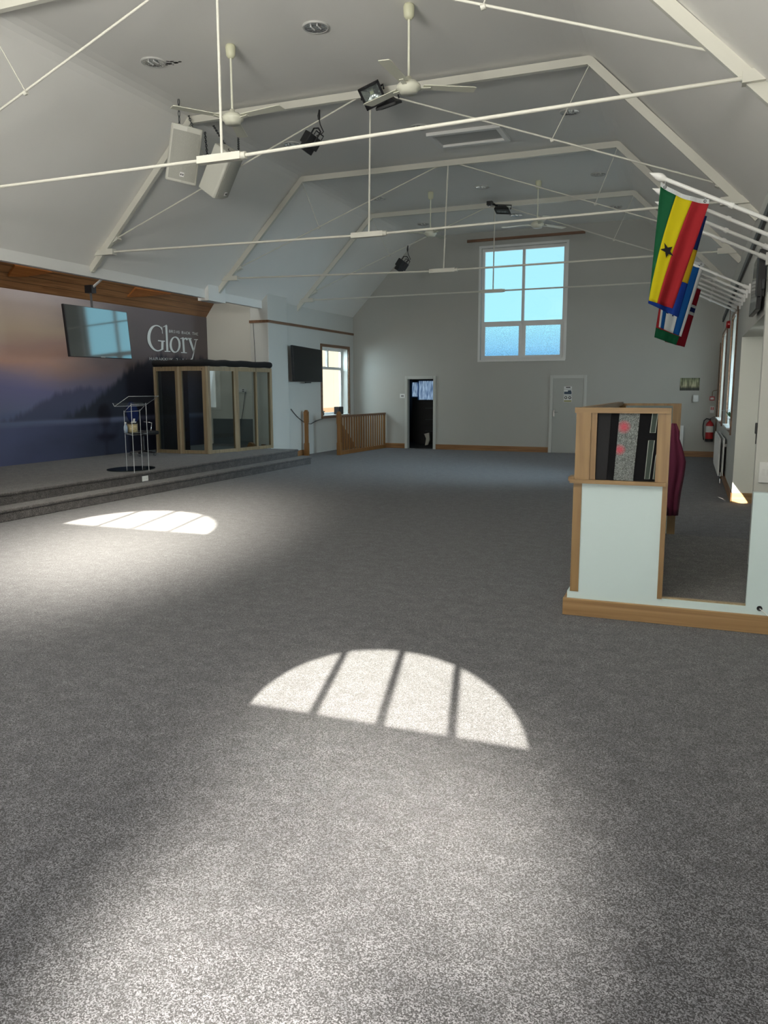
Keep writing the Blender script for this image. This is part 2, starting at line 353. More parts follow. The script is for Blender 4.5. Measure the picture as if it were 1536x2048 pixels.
# near end wall behind the viewer: two half-round windows, obscured glazing under each
def lunette_wall():
    b = MB(); L1 = (-.236, .745, 2.22, .55, .62); L2 = (-4.056, 1.06, 4.30, .685, 2.75)   # centre x, half width, base z, rise, bottom of lower glazing
    def rect(x0, x1, z0, z1): b.quad((x0, YN, z0), (x1, YN, z0), (x1, YN, z1), (x0, YN, z1))
    cuts = []
    for cx, a, zb, rise, zl in (L1, L2):
        top = zb+rise+.06; n = 28
        for i in range(n):
            t0, t1 = PI*i/n, PI*(i+1)/n
            x0, z0, x1, z1 = cx+a*math.cos(t0), zb+rise*math.sin(t0), cx+a*math.cos(t1), zb+rise*math.sin(t1)
            b.quad((x0, YN, z0), (x0, YN, top), (x1, YN, top), (x1, YN, z1))
        cuts.append((cx-a, cx+a, zl, top))
    xs = sorted([-9.6, 1.3]+[c[i] for c in cuts for i in (0, 1)]); zz = sorted([-.02, 6.2]+[c[i] for c in cuts for i in (2, 3)])
    for i in range(len(xs)-1):
        for j in range(len(zz)-1):
            xc, zc = (xs[i]+xs[i+1])/2, (zz[j]+zz[j+1])/2
            if not any(c[0] < xc < c[1] and c[2] < zc < c[3] for c in cuts): rect(xs[i], xs[i+1], zz[j], zz[j+1])
    struct(b.build('wall_near', 'wall'))
    for k, (cx, a, zb, rise, zl) in enumerate((L1, L2)):
        f = MB()
        for q in (-.5, 0, .5): f.span((cx+q*a-.019, YN-.03, zl), (cx+q*a+.019, YN+.02, zb+rise*math.sqrt(1-q*q)))
        f.span((cx-a, YN-.03, zb-.035), (cx+a, YN+.02, zb))
        w = struct(f.build('window_%d' % (5+k), 'white'))
        g = MB(); g.span((cx-a, YN-.012, zl), (cx+a, YN-.004, zb-.03)); g.build('pane', 'blindglass', w)
    return L1, L2
M['blindglass'] = mat('etched_glass', (.8, .82, .82), .6)
L1, L2 = lunette_wall()

# skirting boards
def skirting(name, p, q, m='brown', h=.14, t=.02):
    b = MB(); p, q = V(p), V(q); d = (q-p).normalized(); nrm = V((0, 0, 1)).cross(d)
    b.prism([p, q, q+V((0, 0, h)), p+V((0, 0, h))], nrm*t); return struct(b.build(name, m))
P = lambda x: V((x, fy(x), 0))
M['skirtfar'] = wood('far_skirting', (.20, .09, .03), (.32, .16, .06), 'X', scale=6)
for nm, a, c in (('baseboard_far', -8.4, -7.79), ('baseboard_far_centre', -6.845, -3.68), ('baseboard_far_right', -2.73, .42)):
    skirting(nm, P(c), P(a), 'skirtfar')
skirting('baseboard_right', (xr(12.6), 12.6, 0), (xr(21), 21, 0), 'skirty')
skirting('baseboard_aisle', (1.25, 12.6, 0), (xr(12.6), 12.6, 0), 'skirt', h=.15)
skirting('baseboard_left', (XL, 18.3, 0), (XL, 17.2, 0), 'skirty')
# picture rail on the left wall and pier
b = MB(); b.span((XL, 17.2, 3.21), (XL+.03, 21.33, 3.27)); b.span((-9.3, 16.25, 3.19), (-9.272, 17.22, 3.25)); b.span((UY(503, 760, 16.27).x-.01, 16.245, 3.19), (-9.28, 16.275, 3.25))
struct(b.build('trim_picture_rail', 'browny'))

# ------------------------------------------------------------------ windows and doors
def frame_rect(b, fn, u0, u1, z0, z1, w, d, ):
    for (a, c, e, g) in ((u0, u0+w, z0, z1), (u1-w, u1, z0, z1), (u0+w, u1-w, z0, z0+w), (u0+w, u1-w, z1-w, z1)):
        b.add([fn(u, z, k) for k in (0, d) for u, z in ((a, e), (c, e), (c, g), (a, g))], [(3, 2, 1, 0), (4, 5, 6, 7), (0, 1, 5, 4), (1, 2, 6, 5), (2, 3, 7, 6), (3, 0, 4, 7)])
def boxfn(b, fn, u0, u1, z0, z1, d0, d1):
    b.add([fn(u, z, k) for k in (d0, d1) for u, z in ((u0, z0), (u1, z0), (u1, z1), (u0, z1))], [(3, 2, 1, 0), (4, 5, 6, 7), (0, 1, 5, 4), (1, 2, 6, 5), (2, 3, 7, 6), (3, 0, 4, 7)])
F = lambda x, z, d=0: V((x, fy(x)+d, z))
# far window
b = MB(); Ff = lambda x, z, d=0: F(x, z, d+.10)
frame_rect(b, Ff, WL, WR, WB, WT, .075, .07)
xm = -4.47
boxfn(b, Ff, xm-.035, xm+.035, WB, WT, -.005, .075); boxfn(b, Ff, WL, WR, 3.37, 3.46, -.005, .075)
boxfn(b, lambda x, z, d=0: F(x, z, d), WL-.05, WR+.05, WB-.05, WB, -.05, .1)
win2 = struct(b.build('window_2', 'white'))
for (a, c, lo, hi, m) in ((WL+.07, xm-.035, 3.46, WT-.07, 'skyglass'), (xm+.035, WR-.07, 3.46, WT-.07, 'skyglass'), (WL+.1, xm-.07, WB+.1, 3.35, 'obscure'), (xm+.07, WR-.1, WB+.1, 3.35, 'obscure')):
    g = MB(); g.quad(Ff(a, lo, .04), Ff(c, lo, .04), Ff(c, hi, .04), Ff(a, hi, .04)); g.build('pane', m, win2)
b = MB()
for a, c in ((WL+.05, xm-.03), (xm+.03, WR-.05)): frame_rect(b, lambda x, z, d=0: Ff(x, z, d-.012), a, c, WB+.05, 3.39, .06, .05)
b.build('casement', 'white', win2)
b = MB(); fl = .06
for (a, c, e, g) in ((WL-fl, WL, WB-.02, WT+fl), (WR, WR+fl, WB-.02, WT+fl), (WL, WR, WT, WT+fl)): boxfn(b, F, a, c, e, g, -.012, .004)
struct(b.build('trim_far_window', 'white'))
# brown batten above it
a, c = UW(935, 483), UW(1171, 463)
b = MB(); boxfn(b, F, a.x, c.x, 5.535, 5.60, -.05, -.005); tag(b.build('curtain_batten', 'brown'), 'brown timber batten fixed on the far wall above the tall window', 'batten')
# left window
Lf = lambda y, z, d=0: V((XL-d, y, z))
y0, y1, z0, z1 = LW
b = MB(); Lg = lambda y, z, d=0: Lf(y, z, d+.2)
frame_rect(b, Lg, y0, y1, z0, z1, .07, .06); boxfn(b, Lg, y0, y1, 2.22, 2.29, -.005, .065); boxfn(b, Lg, 20.02, 20.09, 2.29, z1, -.005, .065)
win1 = struct(b.build('window_1', 'white'))
for (a, c, lo, hi) in ((y0+.07, y1-.07, z0+.07, 2.22), (y0+.07, 20.02, 2.29, z1-.07), (20.09, y1-.07, 2.29, z1-.07)):
    g = MB(); g.quad(Lg(a, lo, .03), Lg(c, lo, .03), Lg(c, hi, .03), Lg(a, hi, .03)); g.build('pane', 'glass', win1)
b = MB(); w = .075
for (a, c, e, g) in ((y0-w, y0, z0-w, z1+w), (y1, y1+w, z0-w, z1+w), (y0, y1, z1, z1+w), (y0, y1, z0-w, z0)): boxfn(b, Lf, a, c, e, g, -.025, .02)
struct(b.build('trim_left_window', 'browny'))
b = MB(); boxfn(b, Lf, y0, y1, z0-.01, z0+.012, -.03, .2); struct(b.build('windowsill_left', 'white'))
# right windows
for k, (y0, y1, z0, z1) in enumerate((RW1, RW2)):
    Rf = lambda y, z, d=0: V((xr(y)+d, y, z)); Rg = lambda y, z, d=0: Rf(y, z, d+.18)
    b = MB(); frame_rect(b, Rg, y0, y1, z0, z1, .07, .06); boxfn(b, Rg, (y0+y1)/2-.035, (y0+y1)/2+.035, z0, z1, -.005, .065)
    wd = struct(b.build('window_%d' % (3+k), 'white'))
    g = MB(); g.quad(Rg(y0, z0, .03), Rg(y1, z0, .03), Rg(y1, z1, .03), Rg(y0, z1, .03)); g.build('pane', 'milk', wd)
    b = MB(); w = .07
    for (a, c, e, g) in ((y0-w, y0, z0-.1, z1+w), (y1, y1+w, z0-w, z1+w), (y0, y1, z1, z1+w), (y0, y1, z0-w, z0)): boxfn(b, Rf, a, c, e, g, -.025, .01)
    struct(b.build('trim_right_window_%d' % (k+1), 'browny' if k == 0 else 'brown'))
    b = MB(); boxfn(b, Rf, y0-.02, y1+.02, z0-.012, z0+.012, -.07, .18); struct(b.build('windowsill_right_%d' % (k+1), 'white'))
# doorway into the dark room
def architrave(name, l, r, t, w):
    b = MB()
    for (a, c, e, g) in ((l-w, l, 0, t+w), (r, r+w, 0, t+w), (l, r, t, t+w)):
        boxfn(b, F, a, c, e, g, -.022, .005); boxfn(b, F, a+.015, c-.015, e, g-.0, -.032, -.02)
    return struct(b.build(name, 'doortrim'))
architrave('door_1', D1L, D1R, D1T, .085)
b = MB(); x0, x1 = -8.6, -5.6; yb = 24.2

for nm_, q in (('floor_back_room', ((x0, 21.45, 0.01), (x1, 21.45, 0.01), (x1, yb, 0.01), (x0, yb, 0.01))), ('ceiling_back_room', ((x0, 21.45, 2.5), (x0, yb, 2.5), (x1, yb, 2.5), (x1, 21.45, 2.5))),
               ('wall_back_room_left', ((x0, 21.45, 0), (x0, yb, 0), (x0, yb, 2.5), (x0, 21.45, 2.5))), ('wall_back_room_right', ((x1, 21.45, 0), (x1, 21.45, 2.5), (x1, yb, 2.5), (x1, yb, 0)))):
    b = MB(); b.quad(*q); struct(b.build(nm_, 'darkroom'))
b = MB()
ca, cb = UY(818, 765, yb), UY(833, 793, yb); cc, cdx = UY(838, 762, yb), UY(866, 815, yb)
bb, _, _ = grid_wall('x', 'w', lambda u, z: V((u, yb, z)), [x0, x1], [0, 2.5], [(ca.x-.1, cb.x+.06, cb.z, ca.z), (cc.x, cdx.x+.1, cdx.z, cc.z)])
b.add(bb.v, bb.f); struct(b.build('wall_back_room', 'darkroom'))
# closed door
D2L, D2R, D2T = -3.59, -2.80, 1.945
architrave('trim_door_frame', D2L, D2R, D2T, .08)
b = MB(); boxfn(b, F, D2L+.004, D2R-.004, .01, D2T-.004, -.012, .03); d2 = struct(b.build('door_2', 'doorpaint'))
h = UW(1108, 826)
b = MB(); boxfn(b, F, h.x-.02, h.x+.02, h.z-.09, h.z+.09, -.022, -.012); b.tube([F(h.x, h.z+.03, -.02), F(h.x, h.z+.03, -.06), F(h.x+.11, h.z+.03, -.06)], .009); b.build('door_handle', 'chrome', d2)

# ------------------------------------------------------------------ world
w = bpy.data.worlds.new('sky'); bpy.context.scene.world = w; w.use_nodes = True; nt = w.node_tree; N = nt.nodes; L = nt.links
bg = N['Background']; tc = N.new('ShaderNodeTexCoord'); sx = N.new('ShaderNodeSeparateXYZ'); L.new(tc.outputs['Generated'], sx.inputs[0])
cr = N.new('ShaderNodeValToRGB'); e = cr.color_ramp.elements
e[0].position = 0.; e[0].color = (.09, .28, .55, 1); e[1].position = 1.; e[1].color = (.22, .45, .85, 1)
for p, c in ((.03, (.13, .42, .78)), (.052, (.33, .72, 1.0)), (.078, (.44, .92, 1.08)), (.3, (.44, .84, 1.0))):
    k = e.new(p); k.color = (*c, 1)
L.new(sx.outputs['Z'], cr.inputs['Fac']); L.new(cr.outputs['Color'], bg.inputs['Color']); bg.inputs['Strength'].default_value = 1.1
# sun
sl = bpy.data.lights.new('sun', 'SUN'); sl.energy = 36; sl.angle = .0065; sl.color = (1, .94, .80)
so = bpy.data.objects.new('sun', sl); C.objects.link(so); so.rotation_euler = SD.to_track_quat('-Z', 'Y').to_euler(); so.location = (3, -8, 9)
def area(name, loc, d, sx_, sy_, power, col=(1, 1, 1), spread=180, portal=False, upv=None):
    l = bpy.data.lights.new(name, 'AREA'); l.shape = 'RECTANGLE'; l.size = sx_; l.size_y = sy_; l.energy = power; l.color = col; l.spread = math.radians(spread)
    o = bpy.data.objects.new(name, l); C.objects.link(o); o.location = loc; o.rotation_euler = V(d).to_track_quat('-Z', 'Z').to_euler()
    if portal: l.cycles.is_portal = True
    return o
# daylight scattered by the etched glazing under each half-round window, then two added fills
cx, a, zb, rise, zl = L1
area('daylight_entrance_glazing', (cx, YN+.03, 1.76), SD, 1.45, .56, 31, (1, .93, .80), 14)
area('daylight_entrance_lower', (cx-.30, YN+.03, 1.03), SD, .86, .9, 33, (1, .93, .80), 12)
cx2, a2, zb2, rise2, zl2 = L2
area('daylight_gable_glazing', (cx2, YN+.03, (zb2+zl2)/2), SD, 2.05, 1.45, 205, (1, .93, .80), 21)
area('ambient_fill_gable', (cx2, YN+.05, 3.4), (-.2, .3, 1), 4.6, 1.9, 1400, (1, .975, .91))  # broad fill added to lift the ceiling, wider than the window
area('ambient_fill_entrance', (-.3, YN+.05, 1.4), (-.2, .65, .75), 2.0, 1.9, 190, (1, .975, .91))  # upward fill added for the left slope and near ceiling
# sky portals at the real openings
area('sky_portal_far', (-4.47, fy(-4.47)+.3, 3.9), (0, -1, 0), 2.3, 3.0, 1, portal=True)
area('sky_portal_left', (XL-.35, 20.1, 1.9), (1, 0, 0), 1.8, 1.9, 1, portal=True)
area('sky_portal_right', (xr(14.9)+.3, 14.86, 1.95), (-1, 0, 0), 1.9, 1.9, 1, portal=True)
area('sky_portal_right_far', (xr(19)+.3, 19, 1.95), (-1, 0, 0), 2.3, 1.9, 1, portal=True)
area('daylight_right_window', (xr(14.9)+.13, 14.86, 1.95), (-1, .12, -.22), 1.6, 1.7, 62, (.62, .86, 1), 70)
area('daylight_right_window_far', (xr(19)+.13, 18.97, 1.93), (-1, -.1, -.2), 2.0, 1.7, 16, (.78, .91, 1), 110)
area('daylight_left_window', (XL-.62, 20.1, 3.1), (1, .15, -.75), 1.7, .7, 110, (.70, .90, 1))
area('stage_rooflight', (-9.95, 13.2, zs_-.05), (0, 0, -1), .5, 6, 42, (.95, 1, .96))  # lamp alone, added for an unseen rooflight over the stage
area('aisle_fill', (.95, 10.6, 2.36), (-.1, .6, -1), .3, 1.6, 18, (.93, 1, .96))  # unseen fill lamp added to brighten the aisle end wall

# neighbouring building outside the left window
b = MB(); b.box((-15.5, 30, 3), (3, 30, 8)); nb = b.build('neighbour_building', 'neigh'); tag(nb, 'cream rendered building with a brick base seen outside the left window', 'building')
b = MB(); b.box((-13.98, 30, .4), (.06, 30, 1.1)); b.build('brick_base', mat('orange_brick', (.42, .22, .13), .9, var=.15, vscale=12), nb)
b = MB(); b.quad((-60, -40, -.12), (60, -40, -.12), (60, 90, -.12), (-60, 90, -.12)); M['yard'] = mat('yard', (.2, .2, .19), .9); struct(b.build('ground', 'yard'))

sc = bpy.context.scene
sc.view_settings.view_transform = 'Standard'; sc.view_settings.look = 'None'; sc.view_settings.exposure = 0; sc.view_settings.gamma = 1; sc.view_settings.use_curve_mapping = False
try:
    sc.cycles.use_denoising = True; sc.cycles.max_bounces = 9; sc.cycles.diffuse_bounces = 5; sc.cycles.transparent_max_bounces = 16; sc.cycles.glossy_bounces = 4
    sc.cycles.caustics_reflective = False; sc.cycles.caustics_refractive = False; sc.cycles.sample_clamp_indirect = 6
except Exception: pass
#@@OBJECTS@@
# ------------------------------------------------------------------ stage
b = MB(); b.span((-11.5, 7.0, 0), (-8.46, 16.02, .32)); b.span((-11.5, 16.02, 0), (-9.95, 17.07, .32))
stage = b.build('stage', 'carpet2', bevel=.012); tag(stage, 'low carpeted stage with one step along its front below the lake mural', 'stage')
b = MB(); b.span((-8.46, 7.0, 0), (-8.13, 16.02, .16)); b.build('step', 'carpet2', stage, bevel=.012)
b = MB(); b.tube([(-8.137, 7.0, .134), (-8.137, 16.02, .134)], .024, 8); b.build('rolled_nosing', 'carpet2', stage)
b = MB(); b.tube([(-8.467, 7.0, .294), (-8.467, 16.02, .294)], .024, 8); b.build('rolled_nosing', 'carpet2', stage)
p = UX(290, 957, -8.455)
t = thing('socket_outlet', 'white socket plate on the stage riser below the clear lectern', 'socket', (-8.455, p.y, p.z))
b = MB(); b.box((-8.452, p.y, p.z), (.012, .15, .088)); b.build('plate', 'plastic', t, bevel=.004)
for s_ in (-.03, .03): b = MB(); b.box((-8.445, p.y+s_, p.z), (.006, .03, .02)); b.build('switch', 'paper', t)

# mural print
def mural_material():
    m, nt, bs = newmat('lake_mural_print'); N = nt.nodes; L = nt.links
    tc = N.new('ShaderNodeTexCoord'); s = N.new('ShaderNodeSeparateXYZ'); L.new(tc.outputs['Object'], s.inputs[0])
    def mth(op, a, c=None, d=None):
        n = N.new('ShaderNodeMath'); n.operation = op
        for i, x in enumerate((a, c, d)):
            if x is None: continue
            if isinstance(x, (int, float)): n.inputs[i].default_value = x
            else: L.new(x, n.inputs[i])
        return n.outputs[0]
    def mixc(f, a, c):
        n = N.new('ShaderNodeMix'); n.data_type = 'RGBA'
        L.new(f, n.inputs[0])
        for i, x in ((6, a), (7, c)):
            if isinstance(x, tuple): n.inputs[i].default_value = (*x, 1)
            else: L.new(x, n.inputs[i])
        return n.outputs[2]
    def rng(x, a, c, o0=0., o1=1.):
        n = N.new('ShaderNodeMapRange'); n.interpolation_type = 'SMOOTHSTEP'; L.new(x, n.inputs[0])
        for i, v in enumerate((a, c, o0, o1)): n.inputs[i+1].default_value = v
        return n.outputs[0]
    def noise(sc, det=5, mp=(1, 1, 1)):
        mpn = N.new('ShaderNodeMapping'); mpn.inputs['Scale'].default_value = mp; L.new(tc.outputs['Object'], mpn.inputs['Vector'])
        n = N.new('ShaderNodeTexNoise'); n.inputs['Scale'].default_value = sc; n.inputs['Detail'].default_value = det; L.new(mpn.outputs['Vector'], n.inputs['Vector']); return n.outputs['Fac']
    y, z = s.outputs['Y'], s.outputs['Z']
    cl = mth('SUBTRACT', noise(.8, 5, (1, .6, 1.6)), .5)
    zz = mth('ADD', z, mth('MULTIPLY', cl, .55))
    r = N.new('ShaderNodeValToRGB'); L.new(mth('DIVIDE', mth('SUBTRACT', zz, .3), 3.2), r.inputs['Fac']); e = r.color_ramp.elements
    e[0].position = 0; e[0].color = (.10, .12, .25, 1); e[1].position = 1; e[1].color = (.50, .42, .42, 1)
    for p, c in ((.16, (.10, .12, .23)), (.27, (.10, .12, .22)), (.32, (.13, .14, .24)), (.42, (.15, .14, .27)), (.50, (.24, .19, .27)), (.58, (.48, .28, .22)), (.68, (.46, .31, .27)), (.76, (.54, .43, .33)), (.85, (.52, .42, .36))):
        k = e.new(p); k.color = (*c, 1)
    col = r.outputs['Color']
    # dusk gathers towards the lettering end of the print
    dusk = rng(mth('ADD', y, mth('MULTIPLY', cl, 2.2)), 11.2, 14.4)
    col = mixc(mth('MULTIPLY', dusk, .92), col, (.085, .075, .085))
    # water
    wat = rng(z, 1.12, 1.02)
    wcol = mixc(rng(mth('ADD', y, mth('MULTIPLY', cl, 3)), 10.0, 13.6), (.075, .085, .175), (.018, .021, .042))
    col = mixc(wat, col, wcol)
    mist = mth('MULTIPLY', rng(mth('ABSOLUTE', mth('SUBTRACT', z, mth('ADD', 1.06, mth('MULTIPLY', cl, .1)))), .09, .0), .55)
    # wooded hills: two silhouettes with a spiky tree line
    tr = mth('MULTIPLY', noise(9, 3, (1, 1, .12)), .22)
    h1 = mth('ADD', mth('ADD', mth('MULTIPLY', rng(y, 10.3, 12.6), .62), 1.02), tr)
    h2 = mth('ADD', mth('ADD', mth('MULTIPLY', rng(y, 12.0, 15.2), 1.25), .98), mth('MULTIPLY', noise(6, 4, (1, 1, .1)), .5))
    above = rng(z, 1.07, 1.11)
    f1 = mth('MULTIPLY', mth('MULTIPLY', rng(mth('SUBTRACT', h1, z), -.03, .12), above), .8)
    col = mixc(f1, col, (.045, .05, .095))
    f2 = mth('MULTIPLY', rng(mth('SUBTRACT', h2, z), -.04, .14), mth('MULTIPLY', above, rng(y, 11.6, 12.6)))
    col = mixc(f2, col, (.014, .016, .028))
    col = mixc(mist, col, (.13, .15, .24))
    L.new(col, bs.inputs['Base Color']); bs.inputs['Roughness'].default_value = .55; return m
mural.data.materials.clear(); mural.data.materials.append(mural_material())
# lettering on the mural (vinyl sheets); stroke points were read off the photograph in its crop and put back on the wall plane
def stroke(b, pts, X=MX+.012):
    n = len(pts); A = []; B = []
    for i, (x, y, w) in enumerate(pts):
        x0, y0, _ = pts[max(i-1, 0)]; x1, y1, _ = pts[min(i+1, n-1)]
        l = math.hypot(x1-x0, y1-y0) or 1; nx, ny = -(y1-y0)/l*w/2, (x1-x0)/l*w/2
        A.append(UX(280+(x+nx)/10.97, 640+(y+ny)/10.97, X)); B.append(UX(280+(x-nx)/10.97, 640+(y-ny)/10.97, X))
    for i in range(n-1): b.quad(A[i], A[i+1], B[i+1], B[i])
def smooth(pts, k=5):
    out = []
    for i in range(len(pts)-1):
        p = [V(pts[max(i-1, 0)]), V(pts[i]), V(pts[i+1]), V(pts[min(i+2, len(pts)-1)])]
        for j in range(k):
            t = j/k; out.append(tuple(.5*((2*p[1])+(p[2]-p[0])*t+(2*p[0]-5*p[1]+4*p[2]-p[3])*t*t+(3*p[1]-p[0]-3*p[2]+p[3])*t**3)))
    return out+[pts[-1]]
MXL = MX+.012
t = thing('mural_lettering', 'large silver serif word Glory with small capitals lettered on the dark mural', 'lettering', (MXL, 15.5, 2.6))
b = MB()
stroke(b, smooth([(478, 215, 16), (455, 165, 22), (400, 130, 24), (335, 124, 26), (265, 165, 48), (212, 260, 62), (193, 370, 66), (205, 480, 64), (250, 580, 52), (310, 645, 38), (380, 676, 28), (440, 665, 28), (488, 640, 34)]))
stroke(b, [(480, 150, 12), (492, 298, 14)]); stroke(b, [(492, 470, 52), (490, 560, 50), (490, 650, 46)]); stroke(b, [(395, 452, 22), (470, 462, 26), (548, 466, 20)])
stroke(b, [(575, 125, 46), (588, 400, 42), (600, 685, 46)]); stroke(b, [(513, 152, 18), (588, 112, 20)]); stroke(b, [(540, 688, 22), (668, 690, 20)])
el = []
for i in range(33):
    a = 2*PI*i/32; el.append((770+98*math.cos(a), 540+166*math.sin(a), 22+24*abs(math.cos(a+.15))))
stroke(b, el)
stroke(b, [(942, 395, 44), (955, 560, 42), (966, 715, 44)]); stroke(b, [(885, 412, 18), (955, 385, 22)]); stroke(b, [(900, 712, 20), (1030, 720, 18)])
stroke(b, smooth([(960, 440, 22), (985, 408, 26), (1015, 408, 40), (1038, 440, 34)]))
stroke(b, [(1085, 405, 50), (1130, 540, 46), (1182, 690, 40)]); stroke(b, [(1236, 430, 18), (1205, 570, 20), (1178, 720, 24), (1150, 840, 26), (1118, 880, 40)]); stroke(b, [(1045, 402, 18), (1132, 408, 18)]); stroke(b, [(1185, 430, 18), (1272, 430, 18)])
b.build('large_lettering', 'letter', t)
G = {'B': [[(0, 0), (0, 1)], [(0, 0), (.55, .02), (.75, .14), (.75, .34), (.5, .46), (0, .47)], [(0, .47), (.6, .5), (.85, .62), (.85, .86), (.6, .98), (0, 1)]],
     'R': [[(0, 0), (0, 1)], [(0, 0), (.55, .02), (.78, .14), (.78, .36), (.5, .5), (0, .5)], [(.4, .5), (.95, 1)]], 'I': [[(.4, 0), (.4, 1)], [(.15, 0), (.65, 0)], [(.15, 1), (.65, 1)]],
     'N': [[(0, 1), (0, 0), (.9, 1), (.9, 0)]], 'G': [[(.85, .2), (.65, .03), (.35, .03), (.08, .25), (.02, .5), (.08, .75), (.35, .97), (.7, .95), (.88, .8), (.88, .55), (.6, .55)]],
     'A': [[(0, 1), (.45, 0), (.95, 1)], [(.18, .64), (.75, .64)]], 'C': [[(.85, .2), (.65, .03), (.35, .03), (.08, .25), (.02, .5), (.08, .75), (.35, .97), (.65, .97), (.88, .8)]],
     'K': [[(0, 0), (0, 1)], [(.85, 0), (.05, .55)], [(.3, .4), (.95, 1)]], 'T': [[(0, .18), (0, 0), (.95, 0), (.95, .18)], [(.48, 0), (.48, 1)]], 'H': [[(0, 0), (0, 1)], [(.85, 0), (.85, 1)], [(0, .5), (.85, .5)]],
     'E': [[(.75, 0), (0, 0), (0, 1), (.8, 1)], [(0, .48), (.6, .48)]], 'U': [[(0, 0), (0, .75), (.2, .97), (.6, .97), (.82, .75), (.82, 0)]], '2': [[(.05, .25), (.2, .05), (.5, .02), (.75, .2), (.6, .5), (.02, 1), (.8, 1)]],
     '1': [[(.2, .2), (.45, 0), (.45, 1)]], '4': [[(.6, 1), (.6, 0), (0, .7), (.85, .7)]], ':': [[(.4, .25), (.4, .38)], [(.4, .8), (.4, .93)]]}
def text(b, s, x0, y0, x1, y1, h, w, pitch):
    x = 0; sl = (y1-y0)/(x1-x0)
    for ch in s:
        if ch != ' ':
            for ln in G[ch]: stroke(b, [(x0+x+u*w, y0+sl*(x+u*w)+v*h, 9 if ch not in '1:I' else 10) for u, v in ln])
        x += pitch if ch != ' ' else pitch*.75
def words_(s, x0, y0, x1, y1, h, w, pitch):
    x = 0.; sl = (y1-y0)/(x1-x0)
    for ch in s:
        if ch == ' ': x += pitch*.75; continue
        b = MB(); text(b, ch, x0+x, y0+sl*x, x0+x+100, y0+sl*(x+100), h, w, pitch); b.build('small_letter', 'letter', t); x += pitch
words_('BRING BACK THE', 640, 218, 1265, 282, 54, 36, 48.5)
words_('HABAKKUK 2:14', 214, 815, 1040, 850, 62, 48, 66)

# orange timber wedges on the boarded slope under the eaves beam
def on_slope(px, py):
    lo, hi = -11.6, -10.2
    for _ in range(40):
        X = (lo+hi)/2; p = UX(px, py, X)
        if p.z > 3.443+1.335*(X-MX): lo = X
        else: hi = X
    return UX(px, py, (lo+hi)/2)
for k, (pts, lb) in enumerate(((((28, 529), (15, 551), (49, 552), (103, 543)), 'orange pine wedge on the boarded slope above the sunset end of the mural'), (((270, 575), (254, 593), (282, 592), (341, 587)), 'orange pine wedge on the boarded slope above the Glory lettering'))):
    q = [on_slope(*a) for a in pts]; nrm = V((.8, 0, -.6))
    b = MB(); b.prism([a-nrm*.01 for a in q], nrm*.04); tag(b.build('timber_wedge', 'orangepine'), lb, 'timber wedge')

# stage television, hung from the slope
a = [UX(127, 607, -10.42), UX(254, 624, -10.50), UX(265, 718, -10.46), UX(141, 713, -10.38)]
c = sum(a, V())/4; uy = ((a[1]+a[2])-(a[0]+a[3])).normalized(); uz = ((a[0]+a[1])-(a[2]+a[3])).normalized(); nx = uy.cross(uz).normalized()
if nx.x < 0: nx = -nx
t = thing('television', 'large tilted television hung over the stage in front of the mural', 'television', tuple(c))
b = MB(); b.prism([p-nx*.055 for p in a], nx*.05); b.build('casing', 'black', t, bevel=.006)
b = MB(); ins = [p.lerp(c, .02) for p in a]; b.prism([p-nx*.006 for p in ins], nx*.003); b.build('screen', 'screen', t)
lg = a[3].lerp(a[2], .5)+nx*.002; b = MB(); b.bar(lg-uy*.06+uz*.012, lg+uy*.06+uz*.012, .012, .012); b.build('badge', 'letter', t)
top = UX(191, 575, -10.5); tp = a[0].lerp(a[1], .48)
b = MB(); b.bar(tp-nx*.10-uz*.35, V((tp.x-.1, tp.y, 3.52)), .06, .04); b.bar(tp-nx*.10-uz*.35, tp-nx*.05-uz*.35, .3, .3); b.build('mount', 'black', t)
b = MB(); m0 = V((tp.x-.1, tp.y, 3.5)); b.box(m0, (.16, .12, .14)); b.build('mount_head', 'black', t)
b = MB(); b.tube([m0, (-9.62, m0.y+.05, 4.1)], .022, 8); b.build('support_tube', 'white', t)

# drum enclosure: timber frames with glass, black padding along the top
ZF, ZT = .32, 2.15
A0, B0, C0, D0, E0 = [V((p.x, p.y, 0)) for p in (UZ(316, 905, ZF), UZ(363, 907, ZF), UZ(418, 908, ZF), UZ(475, 903, ZF), UZ(547, 893.5, ZF))]
E0 = UY(544, 894, 16.2); E0.z = 0
t = thing('drum_enclosure', 'pale timber and glass drum enclosure with black padded top at the stage end', 'drum enclosure', (D0.x, D0.y, ZF))
def panel(p, q, post=.07, split=False, thick=.06, glass='tintglass'):
    d = (q-p).normalized(); Z = lambda a, z: V((a.x, a.y, z))
    b = MB()
    for e in (p+d*post/2, q-d*post/2): b.bar(Z(e, ZF), Z(e, ZT), post, thick, d.cross(V((0, 0, 1))))
    if split: m = p.lerp(q, .55); b.bar(Z(m, ZF), Z(m, ZT), .05, thick, d.cross(V((0, 0, 1))))
    b.bar(Z(p+d*post, ZF+.04), Z(q-d*post, ZF+.04), thick, .07); b.bar(Z(p+d*post, ZT-.045), Z(q-d*post, ZT-.045), thick, .09)
    f = b.build('panel_frame', 'palepine', t)
    g = MB(); g.prism([Z(p+d*post, ZF+.07), Z(q-d*post, ZF+.07), Z(q-d*post, ZT-.09), Z(p+d*post, ZT-.09)], d.cross(V((0, 0, 1)))*.008); g.build('glass_pane', glass, f)
panel(A0, B0, glass='tintglass'); panel(B0, C0, .085); panel(C0, D0, .075); panel(D0, E0, .07, True)
b = MB()
for p in (A0, B0, C0, D0, E0):
    b = MB(); b.bar(p+V((0, 0, ZF)), p+V((0, 0, ZT)), .09, .05, (1, 1, 0)); b.build('corner_post', 'palepine', t)
